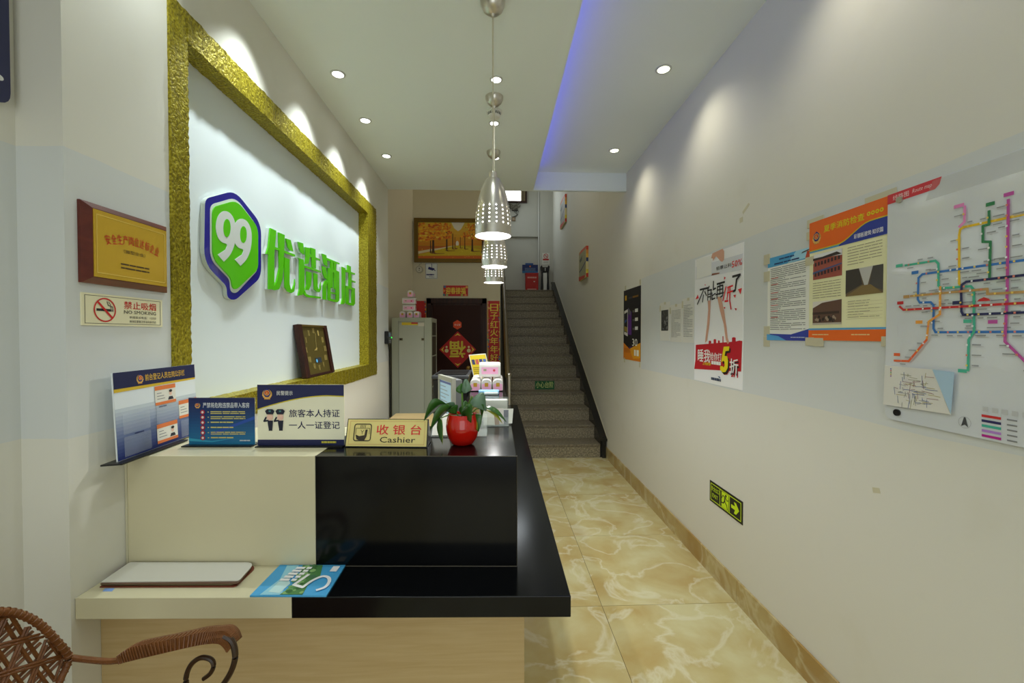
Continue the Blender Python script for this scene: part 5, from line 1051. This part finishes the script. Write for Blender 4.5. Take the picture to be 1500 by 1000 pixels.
for i, (x, w_, yb_, yt_) in enumerate(((.2, .03, .14, .72), (.165, .014, .16, .6), (.38, .022, .22, .8), (.46, .012, .27, .7), (.49, .007, .29, .6), (.62, .011, .27, .7), (.72, .022, .21, .8), (.86, .03, .16, .8), (.56, .007, .3, .6))):
    p.poly('tree_trunk#%d' % i, (62, 38, 14), [(U(x - w_ * .8), Vv(yb_)), (U(x + w_ * .8), Vv(yb_)), (U(x + w_ * .5), Vv(yb_ + .1)), (U(x + w_ * .4), Vv(yt_)), (U(x - w_ * .35), Vv(yt_)), (U(x - w_ * .5), Vv(yb_ + .1))], 4)
    p.poly('tree_shadow#%d' % i, (120, 70, 14), [(U(x), Vv(yb_ - .015)), (U(x + w_ * 5), Vv(yb_)), (U(x + w_ * 5), Vv(yb_ + .012)), (U(x), Vv(yb_ + .01))], 4)
for i in range(620):
    sd = rr.choice((-1, 1)); d = rr.random() ** .7; x = .52 + sd * (.05 + .45 * d); lo = .58 - .1 * d; y = rr.uniform(lo, .97)
    if abs(x - .53) < .09 and y > .72: continue
    c = rr.choice(((206, 130, 16), (216, 166, 34), (198, 98, 14), (184, 84, 16), (222, 184, 60), (208, 116, 20), (214, 150, 24)))
    p.disc('foliage', c, min(max(U(x), i0 + .035), i1 - .035), min(Vv(y), j1 - .022), rr.uniform(.014, .034) * (.55 + .5 * d), 5 + (i % 12) * .9, rr.uniform(.008, .02), 8)
for i in range(26): p.disc('foliage', (230, 200, 60), U(rr.uniform(.05, .95)), Vv(rr.uniform(.03, .28)), .006, 5, .003, 6)
p.done()
# camera notice and round alarm
a0, b1 = BPn.px(623.4, 385.5); b0 = BPn.px(623.4, 408)[1]; a1 = BPn.px(640.6, 385.5)[0]
t = sheet('camera_notice', BPn, (a0, b0, a1, b1), .002, ink((196, 200, 200)), 'white and blue surveillance camera notice below the painting', 'sign', part='plate')
p = Print(BPn, t, h=.0026); U = lambda x: lerp(a0, a1, x); Vv = lambda y: lerp(b0, b1, y); nv = (28, 28, 100)
p.poly('pictogram', nv, [(U(.2), Vv(.62)), (U(.27), Vv(.78)), (U(.78), Vv(.66)), (U(.62), Vv(.52))], 1); p.line('pictogram', nv, [(U(.72), Vv(.6)), (U(.82), Vv(.52))], .012, 1); p.line('pictogram', nv, [(U(.53), Vv(.74)), (U(.53), Vv(.98))], .008, 1)
p.scribble('lettering', nv, U(.08), Vv(.2), U(.92), Vv(.32), 1, .7, 2); p.text('lettering', nv, 'Video', U(.28), Vv(.08), U(.74), Vv(.17), 1, .01); p.line('border', (120, 120, 150), [(U(.02), Vv(.02)), (U(.98), Vv(.02)), (U(.98), Vv(.98)), (U(.02), Vv(.98)), (U(.02), Vv(.02))], .005); p.done()
c_ = BPn.px(614.6, 394.8); r_ = .053; t = thing('alarm_bell', BPn.pt(c_[0], c_[1] - r_), 'round white wall alarm with a thin cable under the painting', 'alarm')
MB().prism(BPn, [(c_[0] + r_ * math.cos(i * PI / 12), c_[1] + r_ * math.sin(i * PI / 12)) for i in range(24)], .0, .03, mat('alarm_grey', (176, 170, 150), .5)).build('body', t, .006)
MB().prism(BPn, [(c_[0] + r_ * .72 * math.cos(i * PI / 12), c_[1] + r_ * .72 * math.sin(i * PI / 12)) for i in range(24)], .03, .034, mat('alarm_light', (206, 202, 190), .5)).build('disc', t)
p = Print(frontP(YB - .034), t); p.disc('hole#1', (30, 30, 30), c_[0] + .002, c_[1] + .012, .009); p.disc('hole#2', (40, 40, 40), c_[0], c_[1] - .014, .007); p.done()
MB().tube([BPn.pt(c_[0] - .01, c_[1] + .05, .01), BPn.pt(c_[0] + .005, c_[1] + .075, .012), BPn.pt(c_[0] + .035, c_[1] + .092, .012)], .004, mat('alarm_grey', (176, 170, 150), .5), 6).build('cable', t)

# ------------------------------------------------------------------ steel cabinet with tissue packs
M_CAB = mat('cabinet_grey', (172, 176, 158), .45); M_CAB2 = mat('cabinet_panel', (184, 187, 172), .45)
cx0, cx1, cy0, cy1, cz = -1.158, -.717, 4.75, 5.18, 1.69
cb = thing('steel_cabinet', ((cx0 + cx1) / 2, cy0, 0), 'tall grey-green steel cabinet beside the brown door', 'cabinet')
MB().box(cx0, cx1, cy0 + .02, cy0 + .06, .05, cz, M_CAB).box(cx0, cx0 + .03, cy0 + .06, cy1, .05, cz, M_CAB).box(cx0 + .03, cx1, cy1 - .04, cy1, .05, cz, M_CAB).box(cx0 + .03, cx1, cy0 + .06, cy1 - .04, cz - .05, cz, M_CAB).box(cx0, cx1, cy0 + .02, cy1, .0, .05, M_CAB).build('body', cb, .006)
fx0, fx1 = cx0 + .075, cx1 - .08
MB().box(cx0, fx0, cy0, cy0 + .02, .05, cz, M_CAB).build('door_stile', cb, .003); MB().box(fx1, cx1, cy0, cy0 + .02, .05, cz, M_CAB).build('door_stile', cb, .003); MB().box(fx0, fx1, cy0, cy0 + .02, cz - .045, cz, M_CAB).build('door_rail', cb, .002)
MB().box(fx0 + .003, fx1 - .003, cy0 + .008, cy0 + .02, .06, cz - .048, M_CAB2).build('door_panel', cb)
FP_ = frontP(cy0 + .008); p = Print(FP_, cb)
q = lambda x0, y0, x1, y1: (*FP_.px(x0, y1), *FP_.px(x1, y0))
p.rect('sticker', (206, 180, 40), *q(588.5, 472, 612, 476)); p.rect('sticker', (176, 34, 34), *q(602.5, 472, 612, 474.2), 1); p.rect('sticker_pale', (196, 190, 176), *q(612.5, 472.5, 623, 477.5)); p.done()
for x in (587.5, 619.8):
    b_ = q(x - 2.4, 495, x + 2.4, 498.5); lk = MB().pbox(FP_, b_[0], b_[2], b_[1], b_[3], 0, .006, mat('lock_plate', (120, 108, 80), .4, .5)).build('lock', cb); MB().pbox(FP_, b_[0] + .008, b_[2] - .012, b_[1] + .008, b_[3] - .006, .006, .008, M_BLACKP).build('keyhole', lk)
MB().box(cx1 - .012, cx1 - .004, cy0 + .06, cy1 - .04, .1, cz - .05, mat('glass_inside_shade', (60, 54, 44), .6)).build('side_glass', cb)  # opaque pane, the shade inside the cabinet is put into its dark colour
for z in (.5, .9, 1.25, 1.48): MB().box(cx1 - .004, cx1 - .001, cy0 + .07, cy1 - .05, z, z + .012, M_CAB).build('shelf_edge', cb)
M_PACK = mat('tissue_wrap', (226, 222, 218), .3, coat=.3); M_PINK = ink((206, 148, 178), 1.5, .35); M_PGOLD = ink((170, 130, 30), 1.4)
def pack(x, y, z, rot, label, name='tissue_pack', w_=.066, h_=.074, l_=.13, big=False, group='tissue packs'):
    t = thing(name, (x, y, z), label, 'tissue pack', group)
    prof = arc_pts([(-w_ / 2, 0, .008), (w_ / 2, 0, .008), (w_ / 2, h_, .03), (-w_ / 2, h_, .03)], 5)
    c, s_ = math.cos(rot), math.sin(rot); T = lambda a, b, d: V((x + a * c - d * s_, y + a * s_ + d * c, z + b))
    rows = [(0, .9), (.012, 1), (l_ - .012, 1), (l_, .9)]; vv = []; N = len(prof)
    for d, k in rows: vv += [T(a * k, h_ * .5 + (b - h_ * .5) * k, d) for a, b in prof]
    ff = [[i * N + k, i * N + (k + 1) % N, (i + 1) * N + (k + 1) % N, (i + 1) * N + k] for i in range(3) for k in range(N)] + [list(range(N))[::-1], [3 * N + k for k in range(N)]]
    MB().add(vv, ff, M_PACK, True).build('wrapper', t)
    u_ = V((c, s_, 0)); P = Pl(T(0, 0, 0), u_, (0, 0, 1)); p = Print(P, t, h=.0008)
    p.poly('pink_print', M_PINK, arc_pts([(-w_ * .42, h_ * .06, .004), (w_ * .42, h_ * .06, .004), (w_ * .42, h_ * .62, .01), (-w_ * .42, h_ * .62, .01)], 3), 0)
    p.rect('gold_label', M_PGOLD, -w_ * .17, h_ * .38, w_ * .17, h_ * .7, 1); p.done()
    S = Pl(T(w_ / 2, 0, 0), V((-s_, c, 0)), (0, 0, 1)); p = Print(S, t, h=.0008); p.rect('side_print', M_PINK, .02, h_ * .15, l_ - .02, h_ * .55); p.done()
    if big or abs(rot) > 1:
        S = Pl(T(-w_ / 2, 0, l_), V((s_, -c, 0)), (0, 0, 1)); p = Print(S, t, h=.0008); p.rect('side_print', M_PINK, .015, h_ * .2, l_ - .015, h_ * .66)
        p.disc('side_print', (196, 60, 80), l_ * .7, h_ * .45, .008, 1); p.rect('side_print', (150, 150, 120), l_ * .2, h_ * .4, l_ * .34, h_ * .55, 1); p.done()
    return t
gx_ = lambda x, Y: at(x, 460, 1, Y).x
for i, (x, la) in enumerate(((589.4, 'left'), (600.3, 'middle'), (610, 'right'))): pack(gx_(x, 4.8), 4.8, cz, 0, 'pink tissue pack on the cabinet, %s of the bottom three' % la, w_=.068, h_=.076, group='tissue packs on the cabinet')
pack(gx_(609, 4.83), 4.83, cz + .078, PI / 2, 'pink tissue pack lying across the bottom three on the cabinet', w_=.07, h_=.074, l_=.142, group='tissue packs on the cabinet')
pack(gx_(609.5, 4.83), 4.83, cz + .155, PI / 2, 'patterned tissue pack lying second from top on the cabinet', w_=.07, h_=.074, l_=.15, group='tissue packs on the cabinet')
pack(gx_(601, 4.77), 4.77, cz + .231, 0, 'single tissue pack topping the pile on the cabinet', w_=.066, h_=.078, group='tissue packs on the cabinet')
Y_ = 2.66
for i, (x, la) in enumerate(((696, 'left'), (712.5, 'middle'), (729.2, 'right'))): pack(gx_(x, Y_), Y_, ZT + .001, 0, 'pink tissue pack on the counter, %s of the front three' % la, w_=.067, h_=.076, group='tissue packs on the counter')
for i, (x, la) in enumerate(((698, 'left'), (713, 'middle'), (729.5, 'right'))): pack(gx_(x, Y_ + .14), Y_ + .14, ZT + .001, 0, 'tissue pack on the counter, %s of the second row' % la, w_=.066, h_=.082, group='tissue packs on the counter')
pack(gx_(733, 2.76), 2.76, ZT + .085, PI / 2 + .0, 'white tissue pack with pink window lying on the counter packs', w_=.08, h_=.095, l_=.137, big=True, group='tissue packs on the counter')
q = at(716, 578, 2, ZT); t = thing('pocket_tissue', (q.x, q.y, ZT), 'small light blue tissue packet lying before the counter packs', 'tissue packet')
MB().box(q.x - .062, q.x + .062, q.y + .012, q.y + .06, ZT + .001, ZT + .024, ink((130, 176, 214))).build('wrapper', t, .006); MB().box(q.x - .028, q.x + .056, q.y - .01, q.y + .012, ZT + .001, ZT + .016, ink((196, 212, 214))).build('flap', t, .004)
# yellow leaflet card behind the packs
q = at(703, 562, 2, ZT); Yl = 3.05; A = at(696, 560, 1, Yl); tl = at(686.5, 519.5, 1, Yl); tr = at(711.5, 517.5, 1, Yl)
P = Pl((A.x, Yl, ZT), (1, 0, 0), (0, .02, 1)); t = thing('yellow_leaflet', (A.x + .06, Yl, ZT), 'yellow leaflet card leaning behind the counter tissue packs', 'leaflet')
cn = [(0, .001), (.125, .001), (tr.x - A.x, tr.z - ZT), (tl.x - A.x, tl.z - ZT)]
MB().prism(P, cn, 0, .003, M_PAPER).build('card', t); p = Print(P, t, h=.0036); bl = lambda u, v: tuple(V(cn[0]) * (1 - u) * (1 - v) + V(cn[1]) * u * (1 - v) + V(cn[2]) * u * v + V(cn[3]) * (1 - u) * v)
p.poly('print_ground', (206, 182, 30), [bl(.04, .02), bl(.96, .02), bl(.96, .97), bl(.04, .97)])
for i, c in enumerate(((50, 54, 90), (176, 80, 70), (40, 50, 110), (70, 100, 160))): p.poly('picture#%d' % i, c, [bl(.1 + i * .22, .66), bl(.27 + i * .22, .66), bl(.27 + i * .22, .83), bl(.1 + i * .22, .83)], 1)
for i in range(5): p.poly('lettering', (120, 100, 30), [bl(.1, .3 + i * .06), bl(.5 + .08 * (i % 3), .3 + i * .06), bl(.5 + .08 * (i % 3), .32 + i * .06), bl(.1, .32 + i * .06)], 1)
p.done()
# monitor and the black machine behind the counter
MPl = Pl((-.322, 2.43, .985), (.4, -.916, 0), (0, 0, 1)); M_SILV = mat('silver_plastic', (172, 172, 160), .4)
t = thing('computer_monitor', (-.24, 2.3, .75), 'silver computer monitor behind the counter facing left', 'monitor')
mw, mh = .262, .288
for nm_, q in (('bezel_left', (0, .022, 0, mh)), ('bezel_right', (mw - .022, mw, 0, mh)), ('bezel_top', (.022, mw - .022, mh - .024, mh)), ('bezel_bottom', (.022, mw - .022, 0, .03))): MB().pbox(MPl, *q, -.012, .008, M_SILV).build(nm_, t)
MB().pbox(MPl, .022, mw - .022, .03, mh - .024, -.012, .002, mat('screen_light', (150, 186, 206), .3, emis=.32)).build('screen', t)
p = Print(MPl, t, h=.0026); es = mat('screen_bar', (70, 90, 150), .3, emis=.3)
p.rect('window_bar', es, .024, mh - .04, mw - .024, mh - .028)
for i in range(9): p.rect('lettering', mat('screen_text', (120, 140, 150), .3, emis=.2), .03, mh - .06 - i * .02, .13 + .03 * (i % 3), mh - .055 - i * .02)
p.done()
MB().pbox(MPl, .01, mw - .01, .01, mh - .01, -.05, -.012, mat('grey_plastic', (120, 122, 122), .45)).build('back', t); MB().pbox(MPl, mw / 2 - .03, mw / 2 + .03, -.2, .06, -.05, -.02, M_SILV).build('neck', t); c_ = MPl.pt(mw / 2, -.235, -.03); MB().box(c_.x - .09, c_.x + .03, c_.y - .08, c_.y + .08, .75, .79, M_SILV).build('base', t, .005)
t = thing('printer', (-.3, 3.0, .75), 'black machine with ribbed lid behind the computer monitor', 'printer')
MB().box(-.42, -.185, 2.85, 3.3, .751, 1.2, M_BLACKP).build('body', t, .01); MB().box(-.43, -.18, 2.84, 3.31, 1.2, 1.225, mat('lid_grey', (52, 54, 58), .4)).build('lid', t, .006)
for i in range(6): MB().box(-.41, -.2, 2.88 + i * .06, 2.91 + i * .06, 1.225, 1.231, M_BLACKP).build('lid_rib', t)

# ------------------------------------------------------------------ on the landing
LY = 9.86
lp = frontP(LY); a0, b1 = lp.px(770, 400.5); a1 = lp.px(788.6, 400.5)[0]; zz = 2.5
t = thing('extinguisher_box', ((a0 + a1) / 2, LY, zz), 'red metal extinguisher box on the stair landing', 'box')
MB().box(a0, a1, LY, LY + .17, zz, b1, ink((150, 24, 18), 1.6)).build('body', t, .006); MB().box(a0 - .006, a1 + .006, LY - .006, LY + .17, b1, b1 + .015, ink((170, 40, 30), 1.6)).build('lid', t)
p = Print(lp, t, h=.0008); p.scribble('lettering', (206, 150, 140), lerp(a0, a1, .14), lerp(zz, b1, .72), lerp(a0, a1, .86), lerp(zz, b1, .85), 1, .6, 3); p.scribble('lettering', (206, 150, 140), lerp(a0, a1, .14), lerp(zz, b1, .1), lerp(a0, a1, .86), lerp(zz, b1, .2), 1, .5, 4); p.rect('lettering', (220, 200, 190), lerp(a0, a1, .62), lerp(zz, b1, .54), lerp(a0, a1, .74), lerp(zz, b1, .59)); p.done()
lp2 = frontP(LY + .02); a0, b1_ = lp2.px(765, 387.5); a1 = lp2.px(788, 387.5)[0]; b0 = b1 + .016
t = thing('landing_sign', ((a0 + a1) / 2, LY + .02, b0), 'blue notice sign standing on the red extinguisher box', 'sign')
MB().box(a0, a1, LY + .02, LY + .03, b0, b1_, ink((18, 34, 86), 1.5)).build('panel', t); p = Print(lp2, t, h=.0008); p.rect('print_band', (20, 90, 140), a0, b0, a1, lerp(b0, b1_, .25)); p.scribble('lettering', (110, 130, 160), lerp(a0, a1, .17), lerp(b0, b1_, .18), lerp(a0, a1, .85), lerp(b0, b1_, .62), 6, .4, 2, 1, 1); p.disc('emblem', (200, 110, 50), lerp(a0, a1, .5), lerp(b0, b1_, .8), .02, 1); p.done()
MB().box(lerp(a0, a1, .2), lerp(a0, a1, .7), LY + .04, LY + .05, b0, b1_ + .04, ink((30, 70, 130), 1.4)).build('rear_panel', t)
a0, _ = lp.px(791.5, 400); a1 = 1.27; b1 = lp.px(800, 390.5)[1]
t = thing('water_dispenser', ((a0 + a1) / 2, LY, zz), 'black and white water dispenser in the landing corner', 'dispenser')
w_ = a1 - a0; h_ = b1 - zz; Q = lambda u, v: (lerp(a0, a1, u), zz + h_ * v)
MB().pbox(lp, *(Q(.3, 0)[0], Q(.7, 0)[0]), zz, zz + h_ * .76, -.12, .0, M_WHITEP).build('front_panel', t)
for k in (0, 1):
    pr = [(.0, .97), (.12, 1.05), (.22, .93), (.17, .7), (.14, .4), (.1, 0), (.32, 0), (.33, .5), (.4, .86), (.5, .84), (.5, 1.0), (.25, .98)]
    pr2 = [(.02, 1.0), (.14, 1.06), (.24, .98), (.26, .6), (.32, .3), (.33, 0), (.06, 0), (.1, .35), (.14, .7)]
    MB().prism(lp, [(Q(u if k == 0 else 1 - u, v)) for u, v in (pr2 if k else pr2[::-1])], -.13, .01, M_BLACKP).build('side_housing', t)
MB().prism(lp, [Q(.2, .98), Q(.8, .98), Q(.72, .82), Q(.58, .78), Q(.42, .78), Q(.28, .82)][::-1], -.12, .004, M_BLACKP).build('spout_housing', t)
MB().prism(lp, [Q(.47, .83), Q(.53, .83), Q(.53, .95), Q(.47, .95)], .004, .03, M_WHITEP).build('tap', t)
lw = frontP(10.0); a0, b1 = lw.px(794.2, 370.5); b0 = lw.px(794.2, 387)[1]; a1 = lw.px(805, 370.5)[0]
t = sheet('landing_no_smoking_sign', lw, (a0, b0, a1, b1), .003, ink((196, 196, 188)), 'white and red no smoking sign on the landing wall', 'sign', part='plate')
p = Print(lw, t, h=.0036); c_ = ((a0 + a1) / 2, lerp(b0, b1, .73)); p.rect('pictogram', (40, 40, 40), c_[0] - .03, c_[1] - .006, c_[0] + .03, c_[1] + .006, 1); p.ring('pictogram', (176, 40, 40), *c_, .043, .056, 2); p.line('pictogram', (176, 40, 40), [(c_[0] - .035, c_[1] + .035), (c_[0] + .035, c_[1] - .035)], .012, 2)
p.poly('red_band', (176, 40, 40), arc_pts([(lerp(a0, a1, .08), lerp(b0, b1, .35), .02), (lerp(a0, a1, .92), lerp(b0, b1, .35), .02), (lerp(a0, a1, .92), lerp(b0, b1, .5), .02), (lerp(a0, a1, .08), lerp(b0, b1, .5), .02)], 3), 1); p.scribble('lettering', (120, 116, 110), lerp(a0, a1, .15), lerp(b0, b1, .08), lerp(a0, a1, .85), lerp(b0, b1, .28), 2, .3, 1); p.done()
# landing window and the tangle of cables under it
wn = bpy.data.objects.new('window_1', None); COL.objects.link(wn); wn.location = (.45, 10.07, 4.64); wn['kind'] = 'structure'
wx0, wx1, wz0, wz1 = .09, .742, 4.665, 5.15; M_WF = mat('window_frame_brown', (52, 26, 22), .4)
for nm_, q in (('frame_sill', (wx0, wx1, wz0 - .04, wz0)), ('frame_right', (wx1 - .04, wx1, wz0, wz1)), ('frame_left', (wx0, wx0 + .04, wz0, wz1)), ('frame_top', (wx0, wx1, wz1, wz1 + .04))): MB().box(q[0], q[1], 10.02, 10.08, q[2], q[3], M_WF).build(nm_, wn)
MB().box(wx0 + .04, wx1 - .14, 10.06, 10.075, wz0, wz1, mat('bright_pane', (255, 255, 255), .4, emis=3.0)).build('pane', wn); MB().box(wx1 - .14, wx1 - .04, 10.05, 10.075, wz0, wz1, mat('reveal', (150, 136, 104), .6)).build('reveal', wn); MB().box(wx1 - .1, wx1 - .085, 10.045, 10.05, wz0, wz1, M_WF).build('mullion', wn)
t = thing('cable_tangle', (.48, 10.06, 4.3), 'tangle of grey cables hanging under the landing window', 'cables')
rr = random.Random(3)
for k in range(7):
    xa, xb = .3 + rr.uniform(-.06, .1), .55 + rr.uniform(-.06, .06); pts = [(lerp(xa, xb, i / 7), 10.05 - rr.uniform(0, .03), 4.62 - .1 * (k / 7) - .06 * math.sin(PI * i / 7) + rr.uniform(-.02, .02)) for i in range(8)]
    MB().tube(pts, .012, mat('cable_grey', (120, 116, 104), .6), 6).build('cable', t)
for k in range(3): MB().tube([(.36 + .05 * k, 10.05, 4.55), (.44 + .05 * k, 10.04, 4.42), (.52, 10.05, 4.34), (.47 - .04 * k, 10.05, 4.28), (.4, 10.05, 4.3)], .006, M_BLACKP, 6).build('loop', t)
MB().box(.39, .52, 10.03, 10.08, 4.44, 4.52, mat('junction_dark', (70, 66, 58), .6)).build('junction_box', t)
t = thing('wall_socket', (.44, 10.06, 4.21), 'small beige socket box under the cable tangle', 'socket'); MB().box(.385, .47, 10.04, 10.08, 4.2, 4.285, mat('socket_beige', (150, 126, 96), .5)).build('plate', t, .006); MB().box(.41, .445, 10.036, 10.04, 4.225, 4.26, mat('socket_light', (176, 160, 136), .5)).build('insert', t)
hd = MB().box(.21, .232, 10.1, 10.12, 2.78, 2.89, M_BLACKP).build('light_switch'); tag(hd, 'small black switch low on the landing wall by the railing', 'switch')

# ------------------------------------------------------------------ rattan chair at the lower left
rc_ = thing('rattan_chair', (-.78, .7, 0), 'brown rattan armchair with woven leaf-shaped back at the lower left', 'chair')
YA = .95; A3 = lambda x, y, Y=YA: at(x, y, 1, Y)
tipF = A3(105, 963); BX = tipF.x
# leaf outline in the plane of the back (y, z)
top = at(0, 893, 0, BX); low = at(85, 1000, 0, BX); md = at(60, 914, 0, BX); md2 = at(84, 940, 0, BX); md0 = at(32, 899, 0, BX)
YM = .69; half = [(tipF.y, tipF.z), (md2.y, md2.z), (md.y, md.z), (md0.y, md0.z), (top.y, top.z), (.76, top.z + .022), (YM, top.z + .03)]
lower = [(.62 + .07, .46), (.76, .5), (.82, .56), (.87, .64), (low.y, low.z)]
out = [(2 * YM - y, z) for y, z in lower[::-1][::-1]]
ring_ = half + [(2 * YM - y, z) for y, z in half[-2::-1]] + [(2 * YM - y, z) for y, z in lower[::-1]] + lower[1:]
def smooth(pts, it=2):
    for _ in range(it):
        o = []
        for i in range(len(pts)): a, b = V(pts[i]), V(pts[(i + 1) % len(pts)]); o += [a * .75 + b * .25, a * .25 + b * .75]
        pts = o
    return [tuple(q) for q in pts]
rg = smooth(ring_, 3)
sag = lambda y, z: BX - .03 * max(0, 1 - ((y - YM) / .3) ** 2) * max(0, 1 - ((z - .75) / .32) ** 2)
bk = MB().tube([(BX, y, z) for y, z in rg], .0066, M_RATTAN, 10, True).build('back_rim', rc_)
for k in range(0, len(rg)):
    if k % 2: continue
    y, z = rg[k]; y2, z2 = rg[(k + 1) % len(rg)]; d = V((0, y2 - y, z2 - z)); d.normalize(); c = V((BX, y, z)); n = d.cross(V((1, 0, 0)))
    MB().tube([c + (V((1, 0, 0)) * math.cos(q) + n * math.sin(q)) * .0069 for q in [i * PI / 5 for i in range(10)]], .0014, M_RATTAN, 4, True).build('binding', bk)
def inside(y, z):
    c = False
    for i in range(len(rg)):
        (y1, z1), (y2, z2) = rg[i], rg[i - 1]
        if (z1 > z) != (z2 > z) and y < (y2 - y1) * (z - z1) / (z2 - z1) + y1: c = not c
    return c
# six-way cane weave: strands in three directions, paired
wv = MB(); step = .037
def strand(o, d, dep, r_):
    seg = []; s_ = -.45
    while s_ <= .45:
        q = o + d * s_; ok = inside(q.x, q.y)
        if ok: seg.append((sag(q.x, q.y) + dep, q.x, q.y))
        if (not ok or s_ + .011 > .45):
            if len(seg) > 1: wv.tube(seg, r_, M_RATTAN, 5)
            seg = []
        s_ += .011
A0 = math.radians(22)
for di, (ang, prs, off, sp_) in enumerate(((A0, (-.0058, .0058), 0, step), (A0 + PI / 2, (-.0058, .0058), 0, step), (A0 + PI / 4, (-.003, .003), 0, step * .7071), (A0 - PI / 4, (-.003, .003), 0, step * .7071))):
    d = V((math.cos(ang), math.sin(ang))); n = V((-d.y, d.x))
    for k in range(-20, 21):
        if di > 1 and k % 2: continue
        for pr_ in prs: strand(V((YM, .74)) + n * (k * sp_ + pr_), d, (di - 1.5) * .0022, .0036 if di < 2 else .003)
wv = wv.build('cane_weave', rc_); wv['kind'] = 'stuff'
def crom(pts, k=4):
    o = []
    for i in range(len(pts) - 1):
        a, b, c, d = pts[max(i - 1, 0)], pts[i], pts[i + 1], pts[min(i + 2, len(pts) - 1)]
        for j in range(k):
            t_ = j / k; o.append((b * 2 + (c - a) * t_ + (a * 2 - b * 5 + c * 4 - d) * t_ ** 2 + (b * 3 - a - c * 3 + d) * t_ ** 3) * .5)
    return o + [pts[-1]]
def arm(dy, nm_='arm'):
    pth = [(105, 963), (130, 966), (165, 968), (200, 961), (240, 951), (280, 941), (310, 933), (328, 931), (339, 938), (344, 952), (344, 966), (338, 984), (326, 1003), (308, 1022), (285, 1024), (274, 1008), (273, 990), (280, 973), (294, 963), (308, 965), (313, 974), (308, 986), (298, 994)]
    P3 = [A3(x, y) + V((0, dy, 0)) for x, y in pth]
    a1_ = MB().tube(crom(P3[:9]), .0062, M_RATTAN, 8).build(nm_, rc_)
    cq = crom(P3[7:], 5); MB().tube(cq, [.0068 - .0022 * i / len(cq) for i in range(len(cq))], mat('rattan_dark', (54, 36, 20), .3, vary=.5, vscale=60), 8).build('curl', a1_)
    # woven band over the arm
    wb = MB(); up = [A3(x, y) + V((0, dy, 0)) for x, y in ((172, 962), (190, 950), (215, 944), (250, 937), (290, 928), (312, 926), (328, 925), (338, 932), (343, 944))]; dn = [A3(x, y) + V((0, dy, 0)) for x, y in ((180, 966), (200, 961), (225, 955), (255, 948), (290, 940), (310, 937), (324, 937), (331, 942), (336, 950))]
    up = crom(up, 3); dn = crom(dn, 3)
    n_ = len(up); vv = []
    for i in range(n_): vv += [up[i] + V((0, .03, -.004)), up[i] + V((0, 0, .001)), dn[i] + V((0, -.008, -.003))]
    wb.add(vv, [f for i in range(n_ - 1) for f in ([3 * i, 3 * i + 1, 3 * i + 4, 3 * i + 3], [3 * i + 1, 3 * i + 2, 3 * i + 5, 3 * i + 4])], M_RATTAN, True)
    o = wb.build('arm_band', rc_); m_ = o.modifiers.new('thick', 'SOLIDIFY'); m_.thickness = .004
    for i in range(n_ - 1):
        for s_ in (0, .5):
            a_ = up[i].lerp(up[i + 1], s_); b_ = dn[i].lerp(dn[i + 1], s_); MB().tube([a_ + V((0, .02, -.002)), a_ + V((0, -.001, .002)), b_ + V((0, -.0095, -.002))], .0016, M_RATTAN, 5).build('band_strand', o)
arm(0); arm(-.52)
sx0, sx1 = BX + .02, -.5
MB().hexa(arc_pts([(sx0, .45, .05), (sx1, .43, .12), (sx1, .95, .12), (sx0, .93, .05)]), .42, .45, M_RATTAN).build('seat', rc_, .008)
for x, y, tx in ((sx0 + .03, .47, -.03), (sx0 + .03, .91, -.03), (sx1 - .07, .48, .03), (sx1 - .07, .9, .03)): MB().tube([(x, y, .43), (x + tx, y, 0)], .014, M_RATTAN, 8).build('leg', rc_)
for y in (.5, .88): MB().tube([(BX, YM + (y - YM) * .5, .48), (BX, YM + (y - YM) * .8, .44)], .011, M_RATTAN, 8).build('back_stay', rc_)
